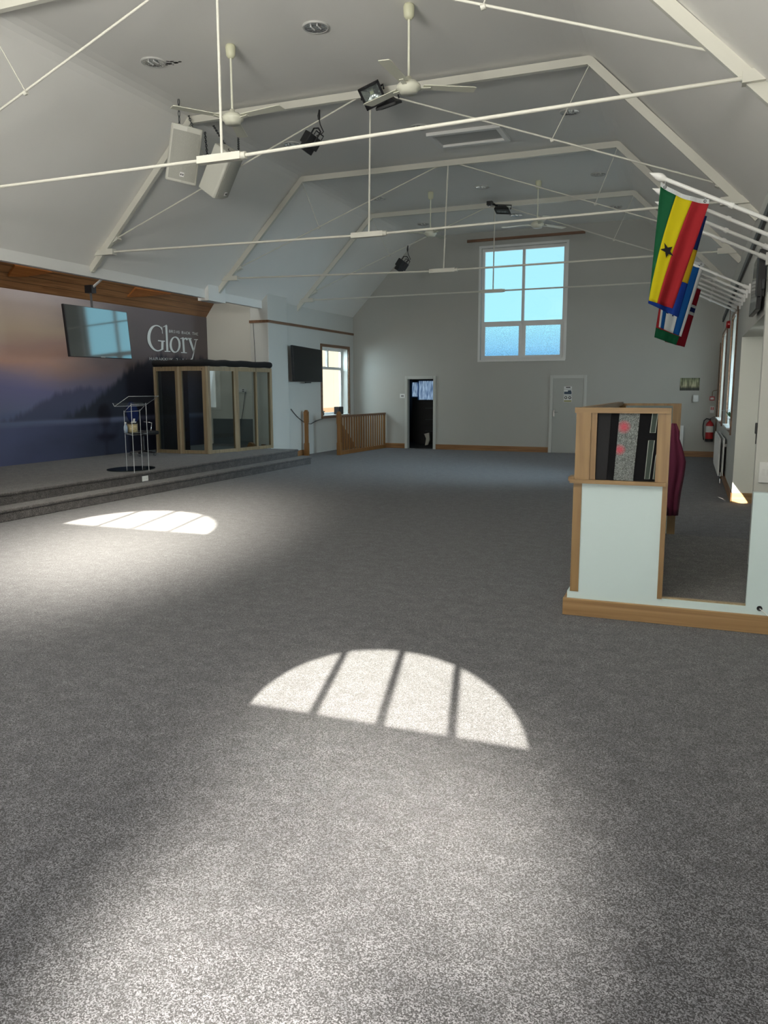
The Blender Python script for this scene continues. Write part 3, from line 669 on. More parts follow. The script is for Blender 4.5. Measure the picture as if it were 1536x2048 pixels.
W0 = V((MX+.04, A0.y+1.15, 0)); b = MB(); b.prism([V((A0.x, A0.y+.06, ZF)), V((W0.x, W0.y, ZF)), V((W0.x, W0.y, ZT)), V((A0.x, A0.y+.06, ZT))], (.03, .02, 0)); b.build('side_board', 'blackmatte', t)
b = MB(); q_ = A0.lerp(B0, .06)+V((-.05, .25, 0)); q2_ = B0.lerp(C0, .1)+V((-.05, .3, 0)); b.prism([V((q_.x, q_.y, ZF)), V((q2_.x, q2_.y, ZF)), V((q2_.x, q2_.y, ZT-.06)), V((q_.x, q_.y, ZT-.06))], (-.02, .03, 0)); b.build('dark_backing', 'blackmatte', t)  # black sheet added so the left panels look dark
b = MB(); rr = [V((p.x, p.y, ZT+.07)) for p in (A0, B0, C0, D0, E0)]; pth = []
for p, q in zip(rr, rr[1:]): pth += [p.lerp(q, i/6) for i in range(6)]
pth.append(rr[-1]); b.tube([p+V((0, 0, .008*math.sin(i*1.7))) for i, p in enumerate(pth)], .068, 8); b.build('padding', 'blackmatte', t)
b = MB(); b.quad((-11.4, 17.05, ZF), (-9.96, 17.05, ZF), (-9.96, 17.05, .95), (-11.4, 17.05, .95)); b.build('back_screen', mat('grey_screen', (.10, .12, .13), .8), t)
# double sockets with a hanging lead on the side wall inside
p = UY(483, 781, 17.05)
t = thing('socket_outlet', 'twin black-holed socket plates on the side wall inside the drum enclosure', 'socket', tuple(p))
b = MB(); b.box(p, (.30, .02, .10)); b.build('plate', 'plastic', t)
for dx in (-.095, .055):
    for dz in (-.02, .02): b = MB(); b.box(p+V((dx, -.012, dz)), (.05, .006, .022)); b.build('socket_hole', 'black', t)
b = MB(); b.tube([p+V((.12, -.02, -.03)), p+V((.05, -.04, -.5)), p+V((-.06, -.05, -1.0)), p+V((-.08, -.05, -1.15))], .008, 6); tag(b.build('power_lead', 'cable'), 'thin dark lead hanging from the socket plates inside the drum enclosure', 'cable')

# acrylic lectern with things on its shelf
LC = V((-8.98, 10.92, ZF))
t = thing('lectern', 'clear acrylic lectern with four thin rods standing at the stage edge', 'lectern', tuple(LC))
b = MB(); b.lathe([(0, .0), (.36, .0), (.36, .015), (0, .015)], LC, Matrix.Diagonal((1.0, 1.25, 1)), 36, False); b.build('base', 'acrylbase', t)
rods = [UZ(254, 940, ZF+.01), UZ(269, 946, ZF+.01), UZ(298, 941, ZF+.01), UZ(285, 936, ZF+.01)]
for q in rods: q.z = 0.
tops = (1.30, 1.43, 1.43, 1.31)
for q, zt_ in zip(rods, tops):
    b = MB(); b.tube([q+V((0, 0, ZF+.012)), q+V((0, 0, zt_+.02))], .0052, 8); b.build('rod', 'acryledge', t)
u1_, u2_, l1_ = UX(257, 793, -8.66), UX(317, 793, -8.66), UX(229, 813, -9.06); l2_ = V((-9.06, l1_.y+(u2_.y-u1_.y), l1_.z)); u2_.z = u1_.z
pl = [l1_, l2_, u2_, u1_]; lip = V((-.035, 0, .055))
b = MB(); b.prism(pl, (0, 0, .012)); b.prism([l1_, l2_, l2_+lip, l1_+lip], (.008, 0, .004)); top_ = b.build('reading_top', 'acrylic', t)
b = MB(); b.tube([pl[0], pl[3], pl[2], pl[1], pl[0]], .005, 6); b.tube([l1_+lip, l1_], .005, 6); b.build('polished_edge', 'acryledge', top_)
ZS = .935
b = MB(); b.prism([V((q.x, q.y, ZS)) for q in rods], (0, 0, .012)); sh = b.build('shelf', 'acrylic', t)
b = MB(); b.tube([V((q.x, q.y, ZS+.006)) for q in rods], .006, 6, closed=True); b.tube([V((q.x, q.y, z_)) for q, z_ in zip(rods, tops)], .005, 6, closed=True); b.build('polished_edge', 'acryledge', sh)
zs2 = ZS+.0125
q = V((LC.x, LC.y-.09, zs2)); t = thing('water_bottle', 'small clear water bottle on the lectern shelf', 'bottle', tuple(q))
b = MB(); b.lathe([(0, 0), (.032, 0), (.033, .09), (.027, .12), (.012, .145), (.012, .155)], q); b.build('body', 'bluebottle', t)
b = MB(); b.lathe([(.014, .155), (.014, .178), (0, .178)], q); b.build('cap', 'plastic', t)
q = V((LC.x, LC.y+.085, zs2)); t = thing('tin', 'patterned gold and cream tin with black lid on the lectern shelf', 'tin', tuple(q))
b = MB(); b.lathe([(0, 0), (.085, 0), (.085, .14), (0, .14)], q); b.build('body', 'gold', t)
b = MB(); b.lathe([(.088, .14), (.088, .158), (0, .16)], q); b.build('lid', 'sprucelid', t)
q = V((LC.x+.03, LC.y+.07, zs2+.161)); t = thing('tissue_packet', 'crumpled white tissue on top of the patterned tin', 'tissue', tuple(q))
b = MB(); b.prism([q+V(p) for p in ((-.03, -.02, 0), (.03, -.02, 0), (.03, .035, 0), (-.02, .03, 0))], (.0, .01, .02)); b.prism([q+V(p) for p in ((-.01, .01, .02), (.02, .01, .02), (.015, .03, .02))], (0, .01, .05)); b.build('paper', 'paper', t)

# upholstered chair behind the lectern
q = UZ(284, 911, ZF); q = V((q.x, q.y, ZF))
t = thing('chair', 'dark navy chair with oval back and chrome arm behind the clear lectern', 'chair', tuple(q))
Ry = Matrix.Rotation(.15, 3, 'Y')
b = MB(); b.lathe([(0, -.03), (.155, -.03), (.185, 0), (.155, .03), (0, .03)], q+V((-.16, -.04, .88)), Matrix.Rotation(PI/2-.12, 3, 'Y') @ Matrix.Diagonal((1.25, 1, 1)), 28); b.build('backrest', 'bluefab', t)
b = MB(); b.box(q+V((.05, 0, .47)), (.46, .5, .08)); b.build('seat', 'black', t, bevel=.03)
b = MB(); b.bar(q+V((-.19, -.04, .45)), q+V((-.19, -.04, .75)), .06, .03, (1, 0, 0)); b.build('back_support', 'black', t)
for s_ in (-1, 1):
    b = MB(); b.tube([q+V((.0, s_*.26, .47)), q+V((.02, s_*.3, .5)), q+V((.05, s_*.3, .66)), q+V((-.15, s_*.3, .68))], .014, 8); b.build('armrest', 'chrome', t)
b = MB(); b.tube([q+V((.05, 0, .08)), q+V((.05, 0, .45))], .03, 10); b.build('column', 'black', t)
for k in range(5):
    an = k*2*PI/5; b = MB(); e_ = q+V((.05+.27*math.cos(an), .27*math.sin(an), .07)); b.bar(q+V((.05, 0, .10)), e_, .04, .03); leg = b.build('leg', 'black', t)
    b = MB(); b.tube([e_+V((0, -.015, -.04)), e_+V((0, .015, -.04))], .03, 10); b.build('caster', 'chrome', leg)

# offcuts against the pier
q = V((-9.55, 16.20, 0))
b = MB(); p0, p1, p2, p3 = UY(548, 905, 16.1), UY(552, 890, 16.1), UY(563, 887, 16.1), UY(571, 890, 16.1)
b.prism([V((-9.82, 16.03, .32)), V((-9.62, 16.03, .32)), V((-9.66, 16.03, .42)), V((-9.75, 16.03, .45))], (0, .12, 0)); tag(b.build('timber_offcut', 'newel'), 'brown timber offcut leaning by the pier foot at the stage end', 'offcut')
b = MB(); b.bar((-9.60, 16.06, .44), (-9.32, 16.08, .12), .05, .03); tag(b.build('white_batten', 'white'), 'short white batten leaning by the pier foot at the stage end', 'batten')
b = MB(); b.prism([V((-9.5, 16.16, 0)), V((-9.05, 16.16, 0)), V((-9.05, 16.16, .16)), V((-9.35, 16.16, .22)), V((-9.4, 16.16, .4)), V((-9.5, 16.16, .4))], (0, .05, 0)); tag(b.build('end_board', 'brown'), 'notched brown end board closing the stage beside the pier', 'board')

# ------------------------------------------------------------------ stair balustrade
t = thing('balustrade', 'varnished pine stair balustrade with turned posts below the left window', 'balustrade', (-8.55, 18.46, 0))
def newel(x, y, h, w=.10):
    b = MB(); h2 = h-.06
    b.span((x-w/2, y-w/2, 0), (x+w/2, y+w/2, .32)); b.span((x-w*.4, y-w*.4, .32), (x+w*.4, y+w*.4, h*.72)); b.span((x-w/2, y-w/2, h*.72), (x+w/2, y+w/2, h2))
    n0 = len(b.v); q = [V((x+i*w*.55, y+j*w*.55, h2)) for i, j in ((-1, -1), (1, -1), (1, 1), (-1, 1))]; q2 = [V((x+i*w*.25, y+j*w*.25, h)) for i, j in ((-1, -1), (1, -1), (1, 1), (-1, 1))]
    b.add(q+q2, [(3, 2, 1, 0), (4, 5, 6, 7), (0, 1, 5, 4), (1, 2, 6, 5), (2, 3, 7, 6), (3, 0, 4, 7)]); return b
newel(-8.55, 18.46, 1.115).build('newel_post', 'newel', t)
e0, e1 = V((-8.55, 18.51, 0)), V((-8.40, 21.27, 0))
b = MB(); b.bar(e0+V((0, 0, .985)), e1+V((0, 0, .985)), .07, .055); b.build('handrail', 'brown', t)
b = MB(); b.bar(e0+V((0, 0, .05)), e1+V((0, 0, .05)), .05, .10); b.build('bottom_rail', 'newel', t)
for i in range(19):
    p = e0.lerp(e1, (i+.7)/19.2); b = MB(); b.bar(p+V((0, 0, .1)), p+V((0, 0, .96)), .034, .034, (1, 0, 0)); b.build('baluster', 'newel', t)
b = MB(); b.span((e1.x-.02, e1.y-.03, 0), (e1.x+.02, e1.y, 1.0)); b.build('wall_post', 'newel', t)
t = newel(-9.27, 18.04, 1.156).build('newel_post', 'newel'); tag(t, 'lone varnished pine newel post beside the left wall near the stage end', 'newel post')
q_ = [UX(676, 838, -9.36), UX(707, 887, -9.36), UX(768, 884, -9.36)]; b = MB(); b.prism([V((-9.36, q_[0].y, .0)), V((-9.36, 21.25, .0)), V((-9.36, 21.25, q_[1].z)), V((-9.36, q_[1].y, q_[1].z)), V((-9.36, q_[0].y, q_[0].z))], (.03, 0, 0)); tag(b.build('stair_string', 'brown'), 'dark brown sloping stair string board behind the balusters', 'stair string')

# cable, television and sill things on the left wall
b = MB(); p, q, r_ = UX(582, 818, XL+.02), UX(622, 848, XL+.02), UX(645, 838, XL+.02)
b.tube(arc(p, q, .09, 8)+arc(q, r_, -.02, 5)[1:], .009, 6); tag(b.build('wall_cable', 'cable'), 'thin grey cable drooping along the left wall below the window', 'cable')
a = [UX(585, 690, -9.14), UX(643, 700, -9.2), UX(645, 764, -9.24), UX(589, 763, -9.18)]
t = thing('television', 'black television on a wall bracket overlapping the left window', 'television', tuple(sum(a, V())/4))
b = MB(); b.prism(a, (-.06, 0, 0)); b.build('casing', 'black', t, bevel=.006)
c = sum(a, V())/4; b = MB(); b.prism([p.lerp(c, .03)+V((.001, 0, 0)) for p in a], (.002, 0, 0)); b.build('screen', 'screenmatte', t)
b = MB(); b.bar(c+V((-.05, -.3, 0)), V((XL+.01, c.y-.3, c.z)), .12, .2); b.build('bracket', 'black', t)
b = MB(); p = a[3].lerp(a[2], .5); b.bar(p+V((-.03, -.15, -.02)), p+V((-.03, .15, -.02)), .03, .025); b.build('sensor_bar', 'black', t)
q = V((XL-.02, 20.35, z0 if False else .983)); t = thing('sill_speaker', 'small black cube speaker on the left windowsill', 'speaker', tuple(q))
b = MB(); b.box(q+V((0, 0, .105)), (.16, .30, .21)); b.build('cabinet', 'black', t, bevel=.015)
b = MB(); b.lathe([(0, .004), (.05, .004), (.055, 0)], q+V((.081, 0, .1)), Matrix.Rotation(PI/2, 3, 'Y'), 16); b.build('cone', 'cable', t)
q = V((XL-.05, 19.40, .983)); t = thing('sill_plant', 'tiny dark potted plant in the corner of the left windowsill', 'plant', tuple(q))
b = MB(); b.lathe([(0, 0), (.03, 0), (.04, .06), (0, .06)], q); b.build('pot', 'black', t)
b = MB()
for k in range(9):
    an = k*2.4; d = V((math.cos(an), math.sin(an), .9)).normalized(); s_ = d.cross(V((0, 0, 1))).normalized()*.02; p = q+V((0, 0, .05)); b.quad(p, p+d*.05+s_, p+d*.11, p+d*.05-s_)
b.build('leaves', 'leaf', t)

# ------------------------------------------------------------------ roof trusses
def truss(n, y, px, label):
    """px: image points of this truss, read on its own vertical plane"""
    Q = lambda k, dflt: UY(*px[k], y) if k in px else V((dflt[0], y, dflt[1]))
    kL, kR = Q('kL', (-7.42, 5.70)), Q('kR', (-1.5, 5.70)); eL, eR = Q('eL', (-9.30, 3.87)), Q('eR', (.55, 3.87))
    ap = V((-4.45, y, ZK-.09)); cn = Q('cn', (-4.46, 3.87))
    t = thing('roof_truss', label, 'roof truss', (-4.46, y, 3.87), 'white steel roof trusses')
    w, h = .07, .10
    sl = lambda x, z, e: V((x, y, z))
    fl = V((-9.46, y, ZK-SL*(9.46-7.42)-.06)); fr = V((xr(y), y, ZK-SR*(xr(y)+1.48)-.06))
    kl, kr = V((-7.40, y, ZK-.085)), V((-1.50, y, ZK-.085))
    b = MB(); b.bar(fl, kl, w, h, (0, 0, 1)); b.build('rafter', 'truss', t)
    b = MB(); b.bar(fr, kr, w, h, (0, 0, 1)); b.build('rafter', 'truss', t)
    b = MB(); b.bar(kl, kr, w, h)
    for q in (kl, kr): b.tube([q-V((0, w/2+.003, 0)), q+V((0, w/2+.003, 0))], h/2+.002, 14)
    b.build('collar_beam', 'truss', t)
    for s_, e in ((-1, eL), (1, eR)):
        b = MB(); i0 = e+V((-s_*(.30 if n == 1 else .42), 0, (cn.z-e.z)*.1)); b.bar(e+V((s_*.02, -.03, 0)), i0+V((0, -.03, 0)), .10, .09)
        dp = e.lerp(ap, .075 if n == 1 else .095); b.bar(e+V((s_*.02, .04, .02)), dp+V((0, .04, .06)), .10, .09)
        b.bar(e, fl if s_ < 0 else fr, .14, .05, (0, 1, 0)); b.build('end_bracket', 'truss', t)
        b = MB(); b.tube([i0+V((0, -.03, 0)), cn+V((s_*.26, 0, 0))], .017, 8); b.build('tie_rod', 'truss', t)
        dpt = dp+V((0, .04, .06)); a_ = ap+V((s_*.20, 0, -.03))
        b = MB(); b.tube([dpt, a_], .0125, 8); b.build('diagonal_rod', 'truss', t)
        k_ = (kl if s_ < 0 else kr)+V((0, 0, -.05)); key = 'sL' if s_ < 0 else 'sR'
        x = UY(*px[key], y).x if key in px else (-7.0 if s_ < 0 else -1.9); f = (x-dpt.x)/(a_.x-dpt.x); j = dpt.lerp(a_, f)
        b = MB(); b.tube([k_, j], .007, 6); b.tube([j-V((.02, 0, .02)), j+V((.02, 0, -.01))], .026, 6); b.build('strut_wire', 'truss', t)
    b = MB(); b.tube([ap, cn+V((0, 0, .02))], .014, 8); b.build('hanger_rod', 'truss', t)
    b = MB(); b.bar(cn+V((-.27, 0, 0)), cn+V((.22, 0, 0)), .075, .07); b.tube([cn+V((.22, 0, 0)), cn+V((.27, 0, 0))], .034, 10); b.build('connector', 'truss', t)
    b = MB(); b.bar(ap+V((-.3, 0, -.01)), ap+V((.3, 0, -.01)), .05, .06); b.build('apex_plate', 'truss', t)
T1, T2, T3, T4 = 6.9737, 10.752, 14.4054, 17.9444
truss(1, T1, dict(cn=(444, 316), eR=(1572, 146),  sL=(50, 215), sR=(965, 12)), 'nearest white steel roof truss, half out of view at the top')
truss(2, T2, dict(cn=(738, 469), sL=(428, 376), sR=(1103, 300), eL=(190, 507), eR=(1517, 398)), 'second white roof truss from the viewer, with a floodlight pair at its apex')
truss(3, T3, dict(cn=(887, 541), sL=(637, 462), sR=(1190, 420), eL=(443, 558), eR=(1491, 500)), 'third white roof truss from the viewer, just beyond the ceiling hatch')
truss(4, T4, dict(cn=(986, 582), sL=(778, 520), sR=(1227, 495), eL=(598, 602), eR=(1470, 557)), 'roof truss farthest from the viewer, crossing in front of the tall window')

# ------------------------------------------------------------------ ceiling fans
FGRP = 'ceiling fans'
c = V((-3.16, 8.74, ZK))
fan = thing('ceiling_fan', 'ivory three-bladed ceiling fan beside the pair of black floodlights', 'ceiling fan', tuple(c), FGRP)
b = MB(); b.lathe([(0, 0), (.052, 0), (.062, -.02), (.055, -.12), (.03, -.15), (0, -.15)], c); b.build('canopy', 'ivorycap', fan)
b = MB(); b.tube([c+V((0, 0, -.14)), c+V((0, 0, -.73))], .014, 10); b.build('downrod', 'fan', fan)
hz = -.83
b = MB(); b.lathe([(0, .10), (.03, .10), (.035, .06), (.09, .05), (.13, .01), (.135, -.02), (.10, -.05), (.095, -.07), (0, -.075)], c+V((0, 0, hz))); mo = b.build('motor', 'fan', fan)
for k in range(3):
    an = k*2*PI/3; R_ = Matrix.Rotation(an, 3, 'Z'); o_ = c+V((0, 0, hz))
    b = MB(); Rt = R_ @ Matrix.Rotation(-.05, 3, 'X')
    out = [(.16, -.055), (.72, -.07), (.75, -.06), (.75, .06), (.72, .07), (.16, .055)]
    b.prism([o_+Rt @ V((x, y, 0)) for x, y in out], Rt @ V((0, 0, .008))); bl = b.build('blade', 'fan', fan)
    b = MB(); b.bar(o_+R_ @ V((.09, 0, -.02)), o_+R_ @ V((.24, 0, -.006)), .05, .008); b.build('blade_iron', 'fan', bl)
def bearing(p, q, z): a, c_ = UZ(*p, z), UZ(*q, z); return math.atan2((c_-a).y, (c_-a).x)
fan.rotation_euler.z = bearing((815, 173), (945, 180), ZK+hz)
dup(fan, (-5.51, 8.89, ZK), bearing((465, 233), (556, 213), ZK+hz), 'ivory ceiling fan above the pair of hanging speakers')
dup(fan, (-3.23, 16.58, ZK), bearing((1075, 451), (1005, 458), ZK+hz), 'small distant ceiling fan just above the tall window')
dup(fan, (-5.51, 16.62, ZK), bearing((861, 470), (890, 462), ZK+hz), 'small distant ceiling fan left of the tall window, partly behind a tie rod')

# ------------------------------------------------------------------ recessed downlights
c = V((-4.33, 8.83, ZK)); DG = 'round recessed downlights'
dl = thing('downlight', 'round chrome downlight nearest the viewer, between the two near ceiling fans', 'downlight', tuple(c), DG)
b = MB(); b.lathe([(.132, -.010), (.136, -.020), (.150, -.020), (.155, -.008), (.155, .002)], c); b.build('rim', 'rimgrey', dl)
b = MB(); b.lathe([(.134, -.016), (.11, -.008), (.05, -.004), (0, -.004)], c); b.build('reflector', 'alu', dl)
for s_ in (-1, 1):
    b = MB(); b.tube([c+V((s_*.04, -.05, -.012)), c+V((s_*.04, .05, -.012))], .009, 8); b.build('lamp_tube', 'plastic', dl)
rel = {0: 'left column of lights', 1: 'middle column of lights', 2: 'right column of lights'}
for (x, y, lb) in ((-6.68, 8.94, 'round downlight beside the flaked ceiling paint above the hanging speakers'), (-6.66, 12.61, 'round downlight half behind the black spot lamp on the second truss'), (-4.37, 12.58, 'round downlight beside the ceiling hatch, partly behind the near tie rod'),
                   (-2.04, 12.76, 'round downlight near the right slope, seen beside the second truss strut wire'), (-6.73, 16.7, 'round downlight beyond the third truss, above the distant fan left of the window'), (-4.38, 16.58, 'bright half-lit downlight midway between the two distant ceiling fans'),
                   (-2.05, 16.49, 'round downlight near the right slope beyond the third truss'), (-2.03, 19.49, 'round downlight beyond the farthest truss near the right slope'), (-4.3, 19.47, 'round downlight beyond the farthest truss above the tall window'), (-6.69, 19.6, 'round downlight beyond the farthest truss near the left slope')):
    dup(dl, (x, y, ZK), None, lb)
b = MB()
for k in range(12):
    p = UZ(332+random.random()*34, 126+random.uniform(-4, 5), ZK-.002); r_ = random.uniform(.008, .03)
    b.add([p+V((r_*math.cos(i)*1.3, r_*math.sin(i), 0)) for i in (0, 1.1, 2.3, 3.4, 4.4, 5.3)], [(0, 1, 2, 3, 4, 5)])
b.build('flaked_paint', 'stain', ceil)
# hatch
h0, h1 = V((-4.32, 12.97, ZK)), V((-3.20, 13.62, ZK))
t = thing('ceiling_hatch', 'square white loft hatch in the flat ceiling beyond the second truss', 'hatch', ((h0.x+h1.x)/2, (h0.y+h1.y)/2, ZK))
b = MB()
for (a, c_) in (((h0.x-.05, h0.y-.05), (h1.x+.05, h0.y+.03)), ((h0.x-.05, h1.y-.03), (h1.x+.05, h1.y+.05)), ((h0.x-.05, h0.y+.03), (h0.x+.03, h1.y-.03)), ((h1.x-.03, h0.y+.03), (h1.x+.05, h1.y-.03))): b.span((*a, ZK-.05), (*c_, ZK+.005))
b.build('frame', 'white', t)
b = MB(); b.span((h0.x+.03, h0.y+.03, ZK-.012), (h1.x-.03, h1.y-.03, ZK+.004)); b.build('panel', mat('hatch_panel', (.50, .50, .48), .7), t)

# ------------------------------------------------------------------ hanging speakers
def speaker(c, R_, label, hooks, size=(.19, .17, .34)):
    t = thing('hanging_speaker', label, 'speaker', tuple(c), 'hanging loudspeakers')
    W, D, H = size
    sec = [(-W, -D*.75), (-W*.92, -D*.92), (0, -D*1.1), (W*.92, -D*.92), (W, -D*.75), (W*.72, D), (-W*.72, D)]
    b = MB(); b.prism([c+R_ @ V((x, y, -H)) for x, y in sec], R_ @ V((0, 0, 2*H))); b.build('cabinet', 'grey', t, bevel=.025)
    b = MB(); g = [(-W*.86, -D*.99), (0, -D*1.15), (W*.86, -D*.99)]
    n = 8; pts = []
    for i in range(n+1):
        x = -W*.84+W*1.68*i/n; pts.append((x, -D*(1.17-.2*(x/W)**2)))
    for i in range(n):
        (xa, ya_), (xb, yb_) = pts[i], pts[i+1]; b.quad(*[c+R_ @ V(p) for p in ((xa, ya_, -H*.9), (xb, yb_, -H*.9), (xb, yb_, H*.8), (xa, ya_, H*.8))])
    gr = b.build('grille', 'grille', t, solid=.004)
    b = MB(); b.prism([c+R_ @ V(p) for p in ((-.03, -D*1.19, -H*.78), (.03, -D*1.19, -H*.78), (.03, -D*1.19, -H*.62), (-.03, -D*1.19, -H*.62))], R_ @ V((0, -.006, 0))); bd = b.build('badge', 'white', gr)
    b = MB()
    for s_ in (-.013, .013): b.prism([c+R_ @ V((s_+p[0], -D*1.19-.0075, -H*.70+p[1])) for p in ((-.009, -.013), (.009, -.013), (.009, .013), (-.009, .013))], R_ @ V((0, -.002, 0)))
    b.build('badge_mark', 'cable', gr)
    for hk, at in hooks:
        a_, e_ = V(hk), c+R_ @ V(at); b = MB(); L_ = (e_-a_).length; m = max(5, int(L_/.07)); d = (e_-a_).normalized(); s1 = d.cross(V((1, 0, 0))).normalized(); s2 = d.cross(s1)
        for i in range(m):
            p = a_.lerp(e_, (i+.5)/m); sd = s1 if i % 2 else s2; l2 = L_/m*.62
            b.tube([p+d*l2*math.cos(q)+sd*.014*math.sin(q) for q in [k*2*PI/8 for k in range(8)]], .006, 5, closed=True)
        b.build('chain', 'cable', t)
    return t
c1 = UY(367, 310, 10.3)
R1 = Matrix.Rotation(math.radians(38), 3, 'Z') @ Matrix.Rotation(math.radians(14), 3, 'X') @ Matrix.Rotation(math.radians(9), 3, 'Y')
speaker(c1, R1, 'grey hanging speaker on chains facing the viewer, its badge showing', ((tuple(UZ(357, 198, ZK)), (-.1, .0, .34)), (tuple(UZ(376, 228, ZK)), (.12, .06, .34))), (.225, .19, .385))
c2 = UY(441, 343, 10.5)
R2 = Matrix.Rotation(math.radians(100), 3, 'Z') @ Matrix.Rotation(math.radians(34), 3, 'X') @ Matrix.Rotation(math.radians(-16), 3, 'Y')
speaker(c2, R2, 'grey hanging speaker tilted steeply and turned away, behind the near tie rod', ((tuple(UZ(409, 256, ZK)), (.0, .17, -.1)), (tuple(UZ(426, 250, ZK)), (-.13, -.1, .34)), (tuple(UZ(476, 263, ZK)), (.12, -.1, .34))))

# ------------------------------------------------------------------ black lamps on the trusses
def flood(c, nrm, upv, w, h, label, glow=0.):
    t = thing('floodlight', label, 'floodlight', tuple(c), 'black floodlights'); nrm = V(nrm).normalized(); x = V(upv).cross(nrm).normalized(); u = nrm.cross(x)
    P_ = lambda a, b_, d: c+x*a+u*b_+nrm*d
    b = MB()
    for (a0, a1, b0, b1) in ((-w/2, -w/2+.03, -h/2, h/2), (w/2-.03, w/2, -h/2, h/2), (-w/2, w/2, h/2-.03, h/2), (-w/2, w/2, -h/2, -h/2+.075)): b.prism([P_(a0, b0, 0), P_(a1, b0, 0), P_(a1, b1, 0), P_(a0, b1, 0)], nrm*.03)
    b.add([P_(-w/2, -h/2, 0), P_(w/2, -h/2, 0), P_(w/2, h/2, 0), P_(-w/2, h/2, 0), P_(-w/4, -h/4, -.08), P_(w/4, -h/4, -.08), P_(w/4, h/4, -.08), P_(-w/4, h/4, -.08)], [(0, 4, 5, 1), (1, 5, 6, 2), (2, 6, 7, 3), (3, 7, 4, 0), (4, 7, 6, 5)])
    b.build('housing', 'black', t)
    b = MB(); i0, i1, j0, j1 = -w/2+.03, w/2-.03, -h/2+.075, h/2-.03; k = .3
    o_ = [(i0, j0), (i1, j0), (i1, j1), (i0, j1)]; cx_, cy_ = (i0+i1)/2, (j0+j1)/2; q = [(cx_+(a-cx_)*k, cy_+(e-cy_)*k) for a, e in o_]
    b.add([P_(a, e, .012) for a, e in o_]+[P_(a, e, -.03) for a, e in q], [(0, 1, 5, 4), (1, 2, 6, 5), (2, 3, 7, 6), (3, 0, 4, 7), (4, 5, 6, 7)]); b.build('reflector', 'alu', t)
    b = MB(); b.prism([P_(a*.7+cx_*.3, e*.7+cy_*.3, -.028) for a, e in q], nrm*.006); b.build('lamp_chip', 'ivorycap', t)
    b = MB(); b.prism([P_(a, e, .016) for a, e in o_], nrm*.004); b.build('front_glass', 'glass', t)
    b = MB(); b.tube([P_(-w/2-.015, 0, -.03), P_(-w/2-.015, .02, -.13), P_(w/2+.015, .02, -.13), P_(w/2+.015, 0, -.03)], .012, 6); b.build('bracket', 'black', t)
    return t
apx = V((-4.45, T2, ZK-.09))
flood(UY(745, 190, 10.45), (.28, -.75, -.62), (-.35, 0, 1), .30, .29, 'square black floodlight at the second truss apex, facing the viewer')
flood(UY(777, 209, 10.72), (.18, .35, -.93), (0, 1, .2), .30, .27, 'black floodlight at the second truss apex, facing down behind a fan blade')
flood(UY(1005, 421, 17.75), (-.1, -.2, -.95), (0, 1, 0), .32, .26, 'black floodlight facing down at the farthest truss apex')
def spot(c, label, s_=1., rot=.5):
    t = thing('spot_lamp', label, 'spot lamp', tuple(c), 'black spot lamps'); R_ = Matrix.Rotation(-.5, 3, 'Z') @ Matrix.Rotation(rot, 3, 'Y') @ Matrix.Rotation(-.35, 3, 'X')
    b = MB(); b.box(c, (.15*s_, .24*s_, .17*s_), R_); b.box(c+R_ @ V((0, 0, -.12*s_)), (.12*s_, .18*s_, .09*s_), R_); b.build('housing', 'black', t, bevel=.01)
    b = MB(); b.tube([c+R_ @ V(p) for p in ((-.09*s_, 0, 0), (-.09*s_, 0, .17*s_), (0, 0, .20*s_), (.09*s_, 0, .17*s_), (.09*s_, 0, 0))], .012, 6); b.build('yoke', 'black', t)
    b = MB(); b.tube([c+R_ @ V(p) for p in ((.06*s_, .1*s_, .09*s_), (.06*s_, .1*s_, .15*s_), (.06*s_, -.05*s_, .15*s_), (.06*s_, -.05*s_, .09*s_))], .009, 6); b.build('handle', 'black', t)
    p0 = c+V((.09, 0, .06)); p1 = c+V((.13*s_, 0, .30*s_)); b = MB(); b.tube([p0, c+V((.17*s_, 0, .08)), c+V((.20*s_, 0, .10*s_)), c+V((.15*s_, 0, .2*s_)), p1], .008, 6); cb = b.build('cable', 'black', t)
    b = MB(); b.tube([p1-V((0, 0, .03)), p1+V((0, 0, .02)), p1+V((.01, 0, .1*s_))], [.016, .022, .012], 8); b.build('plug', 'black', cb)
spot(UY(622, 282, T2-.02), 'black spot lamp with a dangling plug clamped to the second truss diagonal')
spot(UY(804, 529, T4-.02), 'small black spot lamp clamped to the farthest truss diagonal, left of the window', 1.05)
p = UY(980, 407, 17.6); t = thing('camera_sensor', 'tiny black camera above the floodlight on the farthest truss', 'camera', tuple(p))
b = MB(); b.box(p, (.12, .14, .08)); b.build('body', 'black', t); b = MB(); b.lathe([(0, 0), (.03, 0), (.03, -.02)], p+V((0, -.02, -.04))); b.build('lens', 'chrome', t)
b = MB(); b.bar(p+V((.0, 0, .03)), p+V((.15, .2, -.05)), .03, .03); b.build('bracket', 'black', t)

